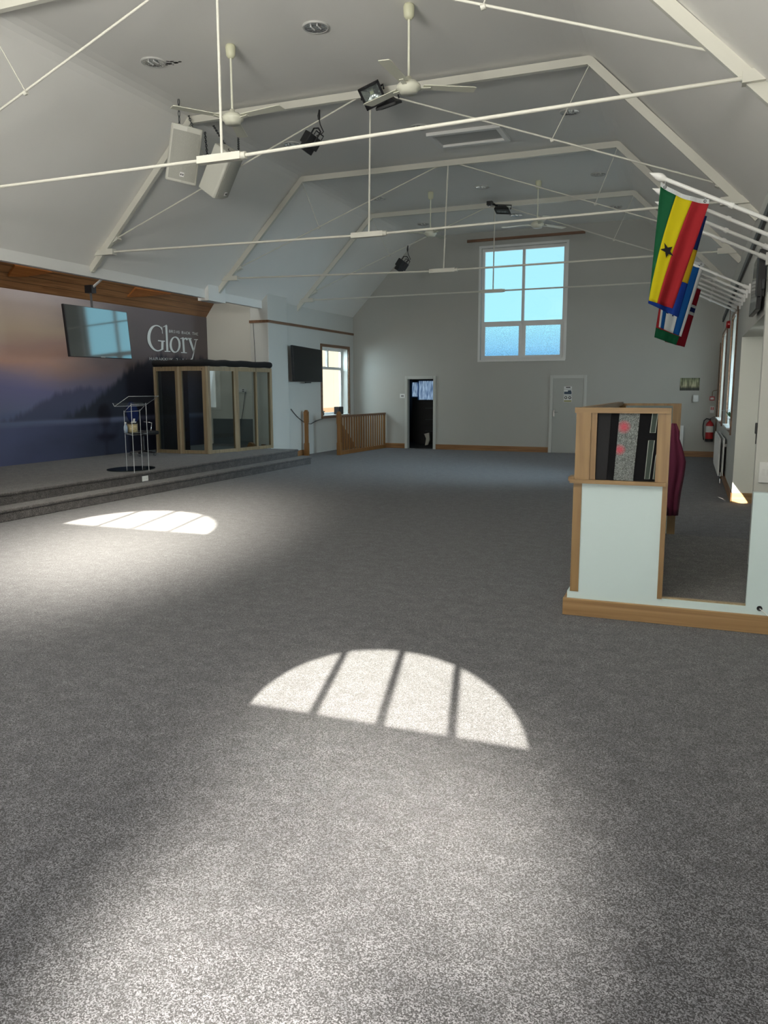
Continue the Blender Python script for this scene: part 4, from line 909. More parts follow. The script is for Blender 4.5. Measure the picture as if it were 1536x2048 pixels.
# ------------------------------------------------------------------ far wall things
p = UW(805, 792); t = thing('light_switch', 'white light switch left of the dark doorway', 'switch', tuple(p))
b = MB(); boxfn(b, F, p.x-.075, p.x+.075, p.z-.06, p.z+.06, -.014, -.001); b.build('plate', 'plastic', t)
for s_ in (-.03, .01): b = MB(); boxfn(b, F, p.x+s_, p.x+s_+.025, p.z-.02, p.z+.02, -.02, -.014); b.build('rocker', 'cable', t)
def patch_mat(name, base, bits):
    """printed sheet: base colour with printed blocks given in (x, z) world metres"""
    m, nt, bs = newmat(name); N = nt.nodes; L = nt.links; tc = N.new('ShaderNodeTexCoord'); col = None
    bs.inputs['Base Color'].default_value = (*base, 1); bs.inputs['Roughness'].default_value = .6; return m
def notice(p0, p1, label, marks, base='paper', off=-.016):
    c_ = (p0+p1)/2; t = thing('door_notice', label, 'notice', tuple(F(c_.x, c_.z, off)), 'notices on the closed door')
    b = MB(); boxfn(b, F, p0.x, p1.x, p1.z, p0.z, off, off+.003); b.build('sheet', base, t)
    for mk, m in marks:
        b = MB()
        for (kind, a, e, cc, d) in mk:
            X0, X1, Z0, Z1 = p0.x+(p1.x-p0.x)*a, p0.x+(p1.x-p0.x)*cc, p0.z+(p1.z-p0.z)*e, p0.z+(p1.z-p0.z)*d
            if kind == 'r': boxfn(b, F, X0, X1, min(Z0, Z1), max(Z0, Z1), off-.002, off)
            else:
                cx_, cz_, r_ = (X0+X1)/2, (Z0+Z1)/2, abs(X1-X0)/2; b.tube([F(cx_+r_*math.cos(k*PI/8), cz_+r_*math.sin(k*PI/8), off-.001) for k in range(16)], r_*.3, 5, closed=True)
        b.build('print', m, t)
M['inkblue'] = mat('dark_blue_ink', (.05, .08, .12), .6); M['ink'] = mat('black_ink', (.012, .012, .012), .6); M['inkyellow'] = mat('yellow_ink', (.30, .30, .10), .6)
notice(UW(1128.3, 773), UW(1144, 778), 'small white strip notice, uppermost on the closed door', [([('r', .25, .2, .8, .55)], 'ink')])
notice(UW(1128.0, 779), UW(1144, 790), 'blue and white picture notice in the middle on the closed door', [([('r', .05, .4, .95, .85), ('r', .5, .15, .9, .5)], 'inkblue')])
notice(UW(1127.6, 791), UW(1143.7, 804), 'white notice with two round black symbols, lowest on the closed door', [([('c', .12, .1, .40, .55), ('c', .60, .1, .88, .55)], 'ink'), ([('r', .05, .75, .95, .95)], 'inkyellow')])
p0, p1 = UW(1361, 756), UW(1398.5, 781)
t = thing('poster', 'green and cream woodland poster on the far wall above the sound booth', 'poster', tuple(F((p0.x+p1.x)/2, p1.z, -.01)))
def forest():
    m, nt, bs = newmat('woodland_print'); N = nt.nodes; L = nt.links; tc = N.new('ShaderNodeTexCoord'); mp = N.new('ShaderNodeMapping'); mp.inputs['Scale'].default_value = (1, .01, .14); L.new(tc.outputs['Object'], mp.inputs['Vector'])
    n = N.new('ShaderNodeTexNoise'); n.inputs['Scale'].default_value = 26; n.inputs['Detail'].default_value = 4; L.new(mp.outputs['Vector'], n.inputs['Vector'])
    s_ = N.new('ShaderNodeSeparateXYZ'); L.new(tc.outputs['Object'], s_.inputs[0]); mr = N.new('ShaderNodeMapRange'); L.new(s_.outputs['Z'], mr.inputs[0]); mr.inputs[1].default_value = .02; mr.inputs[2].default_value = .34
    r = N.new('ShaderNodeValToRGB'); e = r.color_ramp.elements; e[0].position = .1; e[0].color = (.03, .04, .025, 1); e[1].position = 1; e[1].color = (.12, .17, .09, 1); k = e.new(.3); k.color = (.55, .52, .33, 1); k = e.new(.65); k.color = (.40, .42, .25, 1)
    L.new(mr.outputs[0], r.inputs['Fac']); cr = N.new('ShaderNodeValToRGB'); cr.color_ramp.elements[0].position = .42; cr.color_ramp.elements[1].position = .58; cr.color_ramp.elements[0].color = (.25, .27, .22, 1); L.new(n.outputs['Fac'], cr.inputs['Fac'])
    mx = N.new('ShaderNodeMix'); mx.data_type = 'RGBA'; mx.blend_type = 'MULTIPLY'; mx.inputs[0].default_value = 1; L.new(r.outputs['Color'], mx.inputs[6]); L.new(cr.outputs['Color'], mx.inputs[7]); L.new(mx.outputs[2], bs.inputs['Base Color']); return m
b = MB(); boxfn(b, F, p0.x, p1.x, p1.z, p0.z, -.012, -.002); b.build('print', forest(), t)
p = UW(1391, 797); t = thing('wall_dispenser', 'small white dispenser box on the far wall below the poster', 'dispenser', tuple(F(p.x, p.z)))
b = MB(); boxfn(b, F, p.x-.06, p.x+.07, p.z-.09, p.z+.09, -.10, -.002); b.build('body', 'plastic', t, bevel=.02)
b = MB(); boxfn(b, F, p.x-.045, p.x+.055, p.z-.075, p.z-.0, -.108, -.10); b.build('window', 'paper', t)
p = UW(1424, 797); t = thing('fire_call_point', 'small red fire call point above the extinguisher', 'call point', tuple(F(p.x, p.z)))
b = MB(); boxfn(b, F, p.x-.055, p.x+.055, p.z-.05, p.z+.05, -.05, -.002); b.build('box', 'red', t, bevel=.006)
b = MB(); boxfn(b, F, p.x-.035, p.x+.035, p.z-.025, p.z+.02, -.054, -.05); b.build('glass_plate', 'paper', t)
b = MB(); b.tube([F(p.x, p.z+.05, -.02), F(p.x, p.z+.16, -.02), F(p.x+.03, p.z+.19, -.02), F(xr(20.9)-.01, p.z+.21, -.02)], .008, 6); b.build('cable', 'brown', t)
p = UW(1424, 820); t = thing('wall_sign', 'small pale sign under the red call point', 'sign', tuple(F(p.x, p.z)))
b = MB(); boxfn(b, F, p.x-.045, p.x+.045, p.z-.07, p.z+.09, -.006, -.001); b.build('sheet', 'paper', t); b = MB(); boxfn(b, F, p.x-.03, p.x-.005, p.z-.0, p.z+.07, -.008, -.006); boxfn(b, F, p.x+.01, p.x+.035, p.z-.0, p.z+.07, -.008, -.006); b.build('print', 'red', t)
p = UW(1418.5, 866); q = F(p.x, p.z, -.12); t = thing('fire_extinguisher', 'red fire extinguisher hanging in the right far corner', 'fire extinguisher', (q.x, q.y, .38))
b = MB(); q0 = V((q.x, q.y, .40)); b.lathe([(0, 0), (.085, 0), (.09, .02), (.09, .40), (.07, .45), (.03, .48), (.025, .5), (0, .5)], q0); b.build('cylinder', 'red', t)
b = MB(); b.lathe([(.091, -.005), (.093, .06), (.0, -.005)], q0); b.build('base_ring', 'black', t)
b = MB(); b.lathe([(.0915, .22), (.0915, .37)], q0, Matrix.Rotation(0, 3, 'Z')); b.build('label_band', 'paper', t)
b = MB(); b.box(q0+V((0, 0, .52)), (.04, .04, .05)); b.bar(q0+V((0, 0, .55)), q0+V((.10, -.02, .60)), .02, .012); b.bar(q0+V((0, 0, .53)), q0+V((.10, -.02, .55)), .02, .012); b.build('valve', 'black', t)
b = MB(); b.bar(q0+V((0, .05, .44)), q0+V((0, fy(q0.x)-q0.y-.001, .44)), .05, .04); b.build('wall_hook', 'black', t)
b = MB(); b.tube([q0+V(p) for p in ((-.01, 0, .53), (-.08, -.02, .55), (-.135, -.03, .50), (-.15, -.03, .38), (-.14, -.03, .15), (-.12, -.03, .03))], .014, 8); b.build('hose', 'black', t)
def radiator(fn, u0, u1, z0, z1, label):
    c_ = fn((u0+u1)/2, z0, -.06); t = thing('radiator', label, 'radiator', tuple(c_))
    for d in (-.06, -.125):
        b = MB(); boxfn(b, fn, u0, u1, z0, z1, d, d+.022); n = max(3, int((u1-u0)/.12))
        for i in range(n): u = u0+(u1-u0)*(i+.5)/n; boxfn(b, fn, u-.025, u+.025, z0+.04, z1-.04, d-.007, d)
        b.build('panel', 'rad', t, bevel=.006)
    b = MB(); boxfn(b, fn, u0+.1, u0+.14, z1-.15, z1-.1, -.05, 0); boxfn(b, fn, u1-.14, u1-.1, z1-.15, z1-.1, -.05, 0); b.build('bracket', 'rad', t)
    b = MB(); b.tube([fn(u0-.03, 0, -.08), fn(u0-.03, z0+.06, -.08), fn(u0+.02, z0+.06, -.08)], .01, 8); b.lathe([(.018, 0), (.022, .03), (.018, .06)], fn(u0-.03, z0-.04, -.08)); b.build('valve', 'chrome', t)
radiator(F, -1.5, -.32, .12, .77, 'white radiator on the far wall behind the maroon cloth')
Rw = lambda y, z, d=0: V((xr(y)+d, y, z))
radiator(Rw, 15.05, 17.7, .14, .80, 'white double radiator under the right windows')
# pipe in the corner, red bell, trunking on the right wall
b = MB(); b.tube([V((xr(20.9)-.03, 20.85, .05)), V((xr(20.9)-.03, 20.85, 2.75))], .012, 8); tag(b.build('corner_pipe', 'brown'), 'thin brown pipe running up the far right corner', 'pipe')
p = UX(1460, 649, .47); t = thing('fire_bell', 'small red fire alarm sounder high between the right windows', 'alarm', (xr(p.y)-.03, p.y, p.z))
b = MB(); b.lathe([(0, .07), (.06, .07), (.075, .04), (.075, 0)], (xr(p.y), p.y, p.z), Matrix.Rotation(-PI/2, 3, 'Y')); b.build('body', 'red', t)
b = MB(); b.tube([(xr(p.y)-.012, p.y, p.z+.06), (xr(p.y)-.012, p.y, 3.28)], .006, 6); b.build('cable', 'brown', t)
q0, q1 = (xr(6)-.02, 6.0, 3.46), (xr(20.6)-.02, 20.6, 3.26)
b = MB(); b.bar(q0, q1, .03, .09); tag(b.build('cable_tray', 'cable'), 'dark grey cable tray running along the right wall under the roof', 'cable tray')
q = V((xr(14.9)+.07, 15.2, RW1[2]+.012)); t = thing('sill_flowers', 'white potted flowers on the nearer right windowsill', 'plant', tuple(q))
b = MB(); b.lathe([(0, 0), (.05, 0), (.065, .11), (0, .1)], q); b.build('pot', 'plastic', t)
bl, bf = MB(), MB()
for k in range(26):
    an = k*2.399; d = V((math.cos(an)*.8, math.sin(an), .5+random.random())).normalized(); s_ = d.cross(V((0, 0, 1))).normalized()*.025; p = q+V((0, 0, .1)); l_ = random.uniform(.12, .24); bl.quad(p, p+d*l_*.5+s_, p+d*l_, p+d*l_*.5-s_)
    if k % 2 == 0:
        cpt = q+V((0, 0, .1))+d*l_*1.15
        for j in range(5): aj = j*2*PI/5; e_ = V((math.cos(aj), math.sin(aj), .2)); f_ = V((-math.sin(aj), math.cos(aj), 0))*.015; bf.quad(cpt, cpt+e_*.025+f_, cpt+e_*.045, cpt+e_*.025-f_)
bl.build('leaves', 'leaf', t); bf.build('flowers', 'petal', t)

# ------------------------------------------------------------------ dark room behind the doorway
def curtain(x0, x1, z0, z1, y, label):
    b = MB(); n = 40
    f = lambda k: V((x0+(x1-x0)*k/n, y+.012*math.sin(k*1.9)+.006*math.sin(k*4.1), 0)); b.sheet([[f(k)+V((0, 0, z_)) for k in range(n+1)] for z_ in (z1, z0)])
    o = b.build('lace_curtain', 'lace', None); tag(o, label, 'curtain'); return o
def lace():
    m = bpy.data.materials.new('lace'); m.use_nodes = True; nt = m.node_tree; N = nt.nodes; L = nt.links; N.remove(N['Principled BSDF'])
    tc = N.new('ShaderNodeTexCoord'); mp = N.new('ShaderNodeMapping'); mp.inputs['Scale'].default_value = (26, 1, 5); L.new(tc.outputs['Object'], mp.inputs['Vector']); n = N.new('ShaderNodeTexNoise'); n.inputs['Scale'].default_value = 1; n.inputs['Detail'].default_value = 4; L.new(mp.outputs['Vector'], n.inputs['Vector'])
    cr = N.new('ShaderNodeValToRGB'); cr.color_ramp.elements[0].position = .35; cr.color_ramp.elements[1].position = .7; cr.color_ramp.elements[0].color = (.05, .09, .20, 1); cr.color_ramp.elements[1].color = (.30, .46, .80, 1); L.new(n.outputs['Fac'], cr.inputs['Fac'])  # blue of the daylight behind is put into the lace tint
    t = N.new('ShaderNodeBsdfTransparent'); L.new(cr.outputs['Color'], t.inputs['Color']); d = N.new('ShaderNodeBsdfTranslucent'); d.inputs['Color'].default_value = (.16, .26, .5, 1)
    mx = N.new('ShaderNodeMixShader'); mx.inputs[0].default_value = .35; L.new(t.outputs[0], mx.inputs[1]); L.new(d.outputs[0], mx.inputs[2]); L.new(mx.outputs[0], N['Material Output'].inputs['Surface']); return m
M['lace'] = lace(); yb = 24.2
curtain(ca.x-.12, cb.x+.08, cb.z-.03, ca.z+.02, yb-.05, 'short lace curtain on the left pane in the dark room beyond the doorway')
curtain(cc.x-.03, cdx.x+.12, cdx.z-.05, cc.z+.02, yb-.05, 'long lace curtain on the right pane in the dark room beyond the doorway')
p = UY(845, 865, 23.2); t = thing('dark_cupboard', 'black cluttered cupboard in the dark room beyond the doorway', 'cupboard', (p.x+.15, 23.4, 0))
b = MB(); b.span((p.x-.25, 23.2, 0), (p.x+.75, 23.7, 1.35)); b.build('carcass', 'dark', t)
for k, z_ in enumerate((.25, .6, .95)):
    b = MB(); b.span((p.x-.2, 23.18, z_), (p.x+.7, 23.2, z_+.3)); dr = b.build('drawer', 'dark', t); b = MB(); b.span((p.x+.1, 23.15, z_+.14), (p.x+.4, 23.18, z_+.16)); b.build('handle', 'cable', dr)
p = UY(854, 876, 22.4); b = MB(); b.prism([p+V(q) for q in ((-.09, 0, .12), (.06, 0, .16), (.08, 0, -.05), (.03, 0, -.2), (-.06, 0, -.22), (-.03, 0, -.02))], (0, .05, .0)); tag(b.build('grey_bag', 'grey'), 'crumpled pale bag on the floor of the dark room beyond the doorway', 'bag')
b.v = [V((v.x, v.y, v.z)) for v in b.v]

# ------------------------------------------------------------------ sound booth
YB = 5.79
t = thing('sound_booth', 'white panelled sound booth with oak framed glass standing at right', 'sound booth', (-.5, YB, 0))
b = MB(); b.span((-.79, YB+.03, .01), (XA-.02, 8.555, .172)); b.build('raised_floor', 'carpet2', t)
b = MB(); b.span((-.835, YB, .0), (XA-.01, YB+.058, .18)); b.span((-.835, YB+.058, .0), (-.795, 8.62, .18)); b.build('plinth', 'boothwhite', t)
b = MB(); b.span((-.862, YB-.022, 0), (XA-.01, YB, .128)); b.span((-.862, YB, 0), (-.838, 8.62, .128)); b.build('skirting', 'skirt', t, bevel=.004)
b = MB(); b.span((-.765, YB, .18), (-.205, YB+.03, .985)); b.build('front_panel', 'boothwhite', t)
b = MB(); b.span((-.815, YB-.006, .18), (-.755, YB+.06, .985)); b.build('corner_post', 'oak', t)
b = MB(); b.span((-.84, YB-.035, .985), (-.185, YB+.05, 1.012)); b.span((-.85, YB-.03, 1.0), (-.81, YB+.1, 1.03)); b.build('ledge', 'oakx', t)
b = MB(); b.span((-.81, YB-.01, 1.012), (-.775, YB+.04, 1.49)); b.span((-.775, YB-.022, 1.012), (-.705, YB+.04, 1.49)); b.span((-.705, YB-.008, 1.012), (-.665, YB+.04, 1.49)); b.build('glazing_post', 'oak', t)
b = MB(); b.span((-.258, YB-.008, 1.012), (-.20, YB+.04, 1.49)); b.build('glazing_post', 'oak', t)
b = MB(); b.span((-.82, YB-.02, 1.487), (-.18, YB+.05, 1.525)); b.build('top_rail', 'oakx', t)
b = MB(); b.span((-.205, YB-.012, .18), (-.172, YB+.06, 1.525)); b.build('edge_post', 'oak', t)
g0 = MB(); g0.span((-.665, YB+.008, 1.012), (-.258, YB+.014, 1.487)); gp = g0.build('glass_pane', mat('black_backed_glass', (.006, .006, .007), .5, spec=.03), t)
cp = lambda x, y, d=.0: UY(1120+x/5.486, 780+y/5.486, YB+.006-d)
def obsc():
    m, nt, bs = newmat('rippled_glass'); N = nt.nodes; L = nt.links; tc = N.new('ShaderNodeTexCoord'); n = N.new('ShaderNodeTexNoise'); n.inputs['Scale'].default_value = 170; n.inputs['Detail'].default_value = 5; n.inputs['Roughness'].default_value = .7; L.new(tc.outputs['Object'], n.inputs['Vector'])
    cr = N.new('ShaderNodeValToRGB'); cr.color_ramp.elements[0].position = .4; cr.color_ramp.elements[1].position = .68; cr.color_ramp.elements[0].color = (.035, .04, .04, 1); cr.color_ramp.elements[1].color = (.22, .245, .24, 1); L.new(n.outputs['Fac'], cr.inputs['Fac']); col = cr.outputs['Color']
    for (x, y, r_) in ((700, 405, 58), (655, 655, 48)):
        w_ = cp(x, y); loc = V((w_.x+.5, w_.y-YB, w_.z)); ds = N.new('ShaderNodeVectorMath'); ds.operation = 'DISTANCE'; L.new(tc.outputs['Object'], ds.inputs[0]); ds.inputs[1].default_value = loc
        mr = N.new('ShaderNodeMapRange'); L.new(ds.outputs['Value'], mr.inputs[0]); mr.inputs[1].default_value = .012; mr.inputs[2].default_value = 1.35*r_/5.486*5.9/1577; mr.inputs[3].default_value = .8; mr.inputs[4].default_value = 0
        mx = N.new('ShaderNodeMix'); mx.data_type = 'RGBA'; L.new(mr.outputs[0], mx.inputs[0]); L.new(col, mx.inputs[6]); mx.inputs[7].default_value = (.42, .03, .06, 1); col = mx.outputs[2]
    L.new(col, bs.inputs['Base Color']); bs.inputs['Roughness'].default_value = .25; bp = N.new('ShaderNodeBump'); bp.inputs['Strength'].default_value = .6; bp.inputs['Distance'].default_value = .004; L.new(n.outputs['Fac'], bp.inputs['Height']); L.new(bp.outputs['Normal'], bs.inputs['Normal']); return m
b = MB(); b.prism([cp(*p) for p in ((655, 248), (880, 248), (800, 998), (588, 985))], (0, -.003, 0)); b.build('rippled_strip', obsc(), gp)
b = MB(); b.prism([cp(*p) for p in ((425, 252), (565, 252), (508, 985), (392, 978))], (0, -.003, 0)); b.build('grey_strip', mat('smoked_strip', (.02, .02, .022), .5, spec=.05), gp)
M['slot'] = mat('clear_slot', (.035, .048, .04), .5, spec=.1); M['slotrim'] = mat('ground_glass_edge', (.34, .36, .33), .5)
for pts in (((1018, 250), (1077, 250), (1045, 470), (988, 470)), ((973, 553), (1037, 553), (980, 977), (928, 977)), ((1050, 730), (1062, 690), (1046, 978), (1020, 978))):
    b = MB(); q = [cp(*p) for p in pts]; b.prism(q, (0, -.003, 0)); s_ = b.build('clear_slot', 'slot', gp)
    b = MB(); b.tube([p+V((0, -.003, 0)) for p in q], .0025, 5, closed=True); b.build('ground_edge', 'slotrim', s_)
# left side, back screen
b = MB(); b.span((-.80, YB+.06, .18), (-.77, 8.56, .985)); b.build('side_panel', 'boothwhite', t)
b = MB(); b.span((-.81, YB+.05, .985), (-.75, 8.6, 1.02)); b.span((-.80, YB+.05, 1.40), (-.765, 8.6, 1.49)); b.bar((-.785, YB+.05, 1.507), (-.755, 8.6, 1.507), .05, .036); b.build('side_rail', 'oakx', t)
b = MB(); b.span((-.79, YB+.06, 1.02), (-.782, 8.56, 1.40)); b.build('side_glass', 'tintglass', t)
b = MB(); b.span((-.80, 8.56, .172), (-.70, 8.62, 1.51)); b.span((-.245, 8.56, .172), (-.165, 8.62, 1.51)); b.span((-.70, 8.56, 1.487), (-.245, 8.62, 1.51)); b.span((-.70, 8.56, .985), (-.245, 8.62, 1.03)); b.build('back_frame', 'oak', t)
b = MB(); b.span((-.70, 8.585, 1.03), (-.245, 8.593, 1.487)); b.build('back_glass', 'tintglass', t)
b = MB(); b.span((-.70, 8.575, .172), (-.245, 8.60, .985)); b.build('back_panel', 'boothwhite', t)
b = MB(); b.span((-.171, YB+.012, .178), (.371, YB+.045, .19)); b.build('threshold', 'palepine', t)
b = MB(); b.span((.372, YB, .18), (XA-.01, YB+.06, .966)); b.build('low_wall', 'boothwhite', t)
# maroon cloth
pts = [(1337, 850), (1345, 846), (1355, 849), (1359, 864), (1358, 876), (1364, 896), (1370, 925), (1365, 955), (1358, 990), (1353, 1032), (1342, 1028), (1330, 1031), (1324, 1000), (1327, 950), (1331, 900)]
b = MB(); n = 7; grid = []
for j in range(13):
    f = j/12; py = 847+f*184
    def edge(lst):
        for (x0_, y0_), (x1_, y1_) in zip(lst, lst[1:]):
            if y0_ <= py <= y1_: return x0_+(x1_-x0_)*(py-y0_)/max(1e-6, y1_-y0_)
        return lst[-1][0]
    R_ = edge([(1352, 846), (1359, 864), (1358, 876), (1364, 896), (1370, 925), (1365, 955), (1358, 990), (1353, 1032)]); L_ = edge([(1338, 846), (1331, 900), (1327, 950), (1325, 1000), (1330, 1032)])
    grid.append([UY(L_+(R_-L_)*i/n, py, 8.42-.05*math.sin(i*2.1+f*1.5)*(.3+f)-.05*(1-abs(i/n*2-1))) for i in range(n+1)])
b.sheet(grid)
o = b.build('hanging_cloth', 'plum', None, solid=.03); tag(o, 'maroon cloth draped down the back corner post of the sound booth', 'cloth')
# partition and fittings at the right edge of the booth
b = MB(); b.span((.46, 7.2, 0), (XA, 7.32, 2.42)); struct(b.build('wall_booth_partition', 'wall'))
def plate(px, py, y, w_, h_, label, nm='wall_socket'):
    p = UY(px, py, y); t = thing(nm, label, 'socket' if 'socket' in nm else 'switch', tuple(p)); b = MB(); b.box(p, (w_, .014, h_)); b.build('plate', 'plastic', t, bevel=.003)
    
    for f_ in (.2, -.15): b = MB(); b.box(p+V((w_*f_, -.009, 0)), (w_*.2, .008, h_*.3)); b.build('rocker', 'paper', t)
    return t
plate(1531, 945, 7.19, .10, .17, 'white switch plate on the wall behind the low white booth wall', 'wall_switch')
p = UX(1503, 1095, .4595)
p = UX(1518, 865, .455); t = thing('wall_clip', 'small black box on the edge of the wall behind the booth', 'box', (.452, 7.26, p.z))
b = MB(); b.box((.452, 7.26, 1.33), (.016, .06, .09)); b.build('body', 'black', t, bevel=.004); b = MB(); b.tube([(.455, 7.26, 1.29), (.455, 7.26, 1.2)], .004, 5); b.build('lead', 'black', t)
p = UY(1519, 1217, YB-.002); t = thing('cable_grommet', 'black cable hole with a thin white lead in the low white wall', 'cable outlet', tuple(p))
b = MB(); b.lathe([(0, 0), (.014, 0), (.018, -.004), (.018, .002)], p, Matrix.Rotation(-PI/2, 3, 'X'), 16); b.build('ring', 'black', t)
b = MB(); b.tube([p+V((0, -.004, 0)), p+V((.03, -.02, -.02)), p+V((.06, -.025, -.045)), p+V((.12, -.024, -.06))], .003, 6); b.build('lead', 'plastic', t)

# ------------------------------------------------------------------ television on the right wall, seen from its edge
q = [UX(1507, 520, .40), UX(1496, 634, .40)]
yf, yn = 9.95, 8.98
TL, BL = UY(1508, 527, yf), UY(1496.5, 634, yf); TR, BR = UY(1523, 492, yn), UY(1510, 619, yn)
t = thing('television', 'black television on the right wall seen almost edge on with hanging leads', 'television', tuple((TL+BR)/2))
pn = [TL, BL, BR, TR]; nrm = (BL-TL).cross(TR-TL).normalized()
if nrm.x > 0: nrm = -nrm
b = MB(); b.prism([p-nrm*.05 for p in pn], nrm*.045); b.build('casing', 'black', t, bevel=.004)
b = MB(); b.prism([p.lerp((TL+BR)/2, .025)-nrm*.006 for p in pn], nrm*.003); b.build('screen', 'screen', t)
b = MB(); z_a, z_b = BR.z+.12, TR.z-.03; b.span((BR.x+.006, yn-.03, z_a), (xr(yn)-.004, yn+.3, z_b)); b.build('back_box', 'black', t, bevel=.01)
b = MB(); x_ = (BR.x+.02+xr(yn))/2+.02; b.tube([(x_, yn-.04, z_b-.12), (x_+.01, yn-.045, z_b-.25), (x_-.005, yn-.045, z_b-.36), (x_-.015, yn-.045, z_a+.14), (x_-.03, yn-.045, z_a-.02)], .006, 6); cb = b.build('lead', 'cable', t)
b = MB(); b.box((x_-.015, yn-.045, z_a+.12), (.03, .03, .10)); b.build('adapter', 'cable', t, bevel=.005)

# ------------------------------------------------------------------ flag poles and flags
def cloth_mat(name, bands, rest, axis_pts=None):
    pass
M['fgreen'] = mat('green_cloth', (.007, .065, .026), .8); M['fyellow'] = mat('yellow_cloth', (.40, .34, .007), .8); M['fred'] = mat('red_cloth', (.25, .016, .02), .8); M['fwhite'] = mat('white_cloth', (.46, .48, .49), .8)
M['fnavy'] = mat('navy_cloth', (.008, .018, .085), .8); M['fblue'] = mat('blue_cloth', (.005, .055, .20), .8); M['fdark'] = mat('black_cloth', (.01, .01, .012), .8); M['fgold'] = mat('gold_cloth', (.42, .28, .014), .8); M['fdkred'] = mat('dark_red_cloth', (.19, .009, .018), .8); M['fbottle'] = mat('bottle_green_cloth', (.006, .07, .03), .8); M['froyal'] = mat('royal_blue_cloth', (.008, .03, .19), .8)
for k_ in ('fgreen', 'fyellow', 'fred', 'fwhite', 'fnavy', 'fblue', 'fdark', 'fgold', 'fdkred', 'fbottle', 'froyal', 'bluefab'): M[k_].node_tree.nodes['Principled BSDF'].inputs['Specular IOR Level'].default_value = .08
PXT, PZT, PZW = -.40, 3.39, 2.92
py_near = [7.25, 7.80, 8.34, 8.88]; py_far = [11.38+.53*k for k in range(7)]
first = None
names_n = ['white flag pole with the green, yellow and red flag', 'second white flag pole from the viewer, with the navy and gold flag', 'third white flag pole from the viewer, empty', 'fourth white flag pole from the viewer, empty']
names_f = ['white flag pole with the white and blue striped flag', 'white flag pole with the red and green flag', 'white flag pole with the red flag with white and navy cross', 'fourth pole of the far row, just beyond the red cross flag, empty', 'fifth pole of the far row, empty', 'sixth pole of the far row, empty', 'last pole of the far row, beside the far window trim, empty']
for y, lb in list(zip(py_near, names_n))+list(zip(py_far, names_f)):
    if first is None:
        base = V((xr(y), y, PZW)); tip = V((PXT, y, PZT)); d = (base-tip).normalized()
        t = thing('flag_pole', lb, 'flag pole', tuple(base), 'white flag poles on the right wall'); first = t
        b = MB(); b.tube([base+d*.0, tip], .017, 10); b.build('pole', 'white', t)
        b = MB(); b.tube([tip+d*.05, tip+d*.02, tip, tip-d*.03, tip-d*.10], [.017, .03, .034, .028, .001], 10); b.build('finial', 'white', t)
        b = MB(); b.tube([tip+d*.60, tip+d*.635], .024, 10); b.build('collar', 'white', t)
        b = MB(); b.box(base+V((-.012, 0, 0)), (.024, .07, .12)); b.tube([base-d*.10, base], .026, 10); b.build('wall_bracket', 'white', t)
    else:
        o = dup(first, (xr(y), y, PZW), None, lb)
def flag(corners, y, label, bands, along, header=None, extra=None, wave=.02, fold=.25, ph=0.):
    """corners TL, TR, BR, BL in image points on plane y; bands [(fraction end, material)], along 'u' (across) or 'v' (down)"""
    TLc, TRc, BRc, BLc = [UY(*p, y) for p in corners]; NU, NV = 24, 26
    def S(u, v):
        p = TLc.lerp(TRc, u).lerp(BLc.lerp(BRc, u), v)
        a_ = wave*(.25+v)*math.sin(u*9+ph+v*1.6)+wave*.5*math.sin(u*17+v*3+ph); sag = -.03*math.sin(u*PI)*(1-v) if header else 0
        return p+V((0, a_+fold*(u-.5)*v, sag))
    cpt = S(.5, .0); t = thing('flag', label, 'flag', tuple(cpt), 'flags on the right wall poles')
    prev = (0., 0.)
    for end, m in bands:
        end = end if isinstance(end, tuple) else (end, end)
        b = MB(); nu, nv = (max(2, round(NU*(end[0]-prev[0]))), NV) if along == 'u' else (NU, max(2, round(NV*(end[0]-prev[0]))))
        at_ = lambda e, v: e[0]+(e[1]-e[0])*v
        if along == 'u': g_ = [[S(at_(prev, j/nv)+(at_(end, j/nv)-at_(prev, j/nv))*i/nu, j/nv) for i in range(nu+1)] for j in range(nv+1)]
        else: g_ = [[S(i/nu, prev[0]+(end[0]-prev[0])*j/nv) for i in range(nu+1)] for j in range(nv+1)]
        b.sheet(g_)
        b.build('stripe', m, t, solid=.004); prev = end
    if header:
        b = MB()
        for i in range(NU):
            u0_, u1_ = i/NU, (i+1)/NU; h_ = V((0, 0, .035)); b.quad(S(u0_, 0)+h_, S(u0_, 0), S(u1_, 0), S(u1_, 0)+h_)
        hd = b.build('header_tape', 'fwhite', t, solid=.006)
        for u in (.09, .92):
            b = MB(); p = S(u, 0)+V((0, -.006, .018)); b.tube([p+V((.01*math.cos(k*PI/5), 0, .01*math.sin(k*PI/5))) for k in range(10)], .0035, 5, closed=True); b.build('eyelet', 'cable', hd)
            b = MB(); zt_ = PZT+(p.x-PXT)*(PZW-PZT)/(xr(y)-PXT); b.tube([p, V((p.x, y, zt_))], .003, 5); b.build('tie', 'fwhite', hd)
    if extra: extra(t, S)
    return t
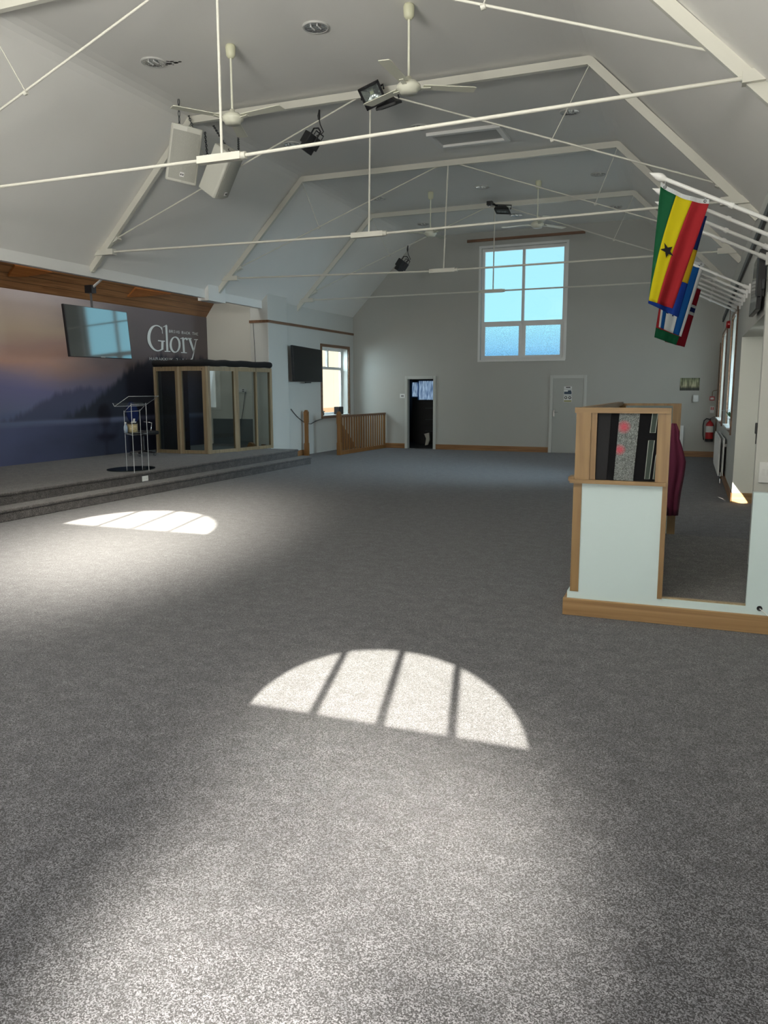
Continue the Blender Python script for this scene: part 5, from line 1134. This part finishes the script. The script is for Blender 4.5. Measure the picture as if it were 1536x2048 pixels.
def star(t, S):
    b = MB(); cu, cv = .365, .505; p0 = S(cu, cv); ex = S(cu+.1, cv)-p0; ex = V((ex.x, 0, ex.z)).normalized(); ez = V((0, 0, 1)); vs = []
    for k in range(10):
        r_ = .062 if k % 2 == 0 else .025; a_ = PI+k*PI/5+.12; q = p0+ex*(r_*math.sin(a_))+ez*(r_*math.cos(a_))
        vs.append(V((q.x, p0.y-.022, q.z)))
    b.prism(vs, (0, .004, 0)); b.build('star', 'fdark', t)
flag(((1321, 373), (1418, 408), (1345, 616), (1298, 602)), 7.25, 'hanging green, yellow and red flag with a black star, nearest the viewer', [((.33, -.0), 'fgreen'), ((.66, .36), 'fyellow'), ((1., 1.), 'fred')], 'u', True, star, .018, .12)
flag(((1322, 412), (1414, 433), (1356, 634), (1297, 608)), 7.80, 'navy and gold striped flag hanging behind the green, yellow and red flag', [(.33, 'fnavy'), (.66, 'fgold'), (1., 'froyal')], 'v', None, None, .02, .12, 1.)
def cross_mark(t, S):
    b = MB(); b.quad(*[S(u, v)+V((0, -.008, 0)) for u, v in ((.22, .70), (.50, .70), (.50, .78), (.22, .78))]); b.build('dark_device', 'fnavy', t, solid=.003)
flag(((1335, 500), (1408, 533), (1362, 673), (1318, 655)), 11.38, 'white flag with broad blue stripes hanging below the gold band', [(.08, 'fwhite'), (.22, 'fblue'), (.64, 'fwhite'), (.90, 'fblue'), (1., 'fwhite')], 'u', True, cross_mark, .02, .1, 2.)
flag(((1328, 550), (1394, 580), (1352, 690), (1309, 675)), 11.91, 'red flag with a bottle green lower band hanging under the striped flags', [(.84, 'fred'), (1., 'fbottle')], 'v', None, None, .02, .1, .6)
def nav(t, S):
    b = MB(); n = 8
    for i in range(n): b.quad(*[S(i/n if k in (0, 3) else (i+1)/n, v)+V((0, -.008, 0)) for k, v in ((0, .325), (1, .325), (2, .40), (3, .40))])
    b.build('navy_bar', 'fnavy', t, solid=.003)
flag(((1345, 555), (1402, 580), (1369, 694), (1330, 684)), 12.44, 'dark red flag with white and navy cross bars, farthest of the hanging flags', [(.28, 'fdkred'), (.45, 'fwhite'), (1., 'fdkred')], 'v', None, nav, .02, .1, 1.4)

b = MB(); p = UY(506, 642, 16.262); q = UY(511, 728, 16.262); b.tube([p, p.lerp(q, .5), q], .006, 6); tag(b.build('pier_cable', 'cable'), 'thin dark lead running down the pier face from the picture rail to the drum enclosure', 'cable')
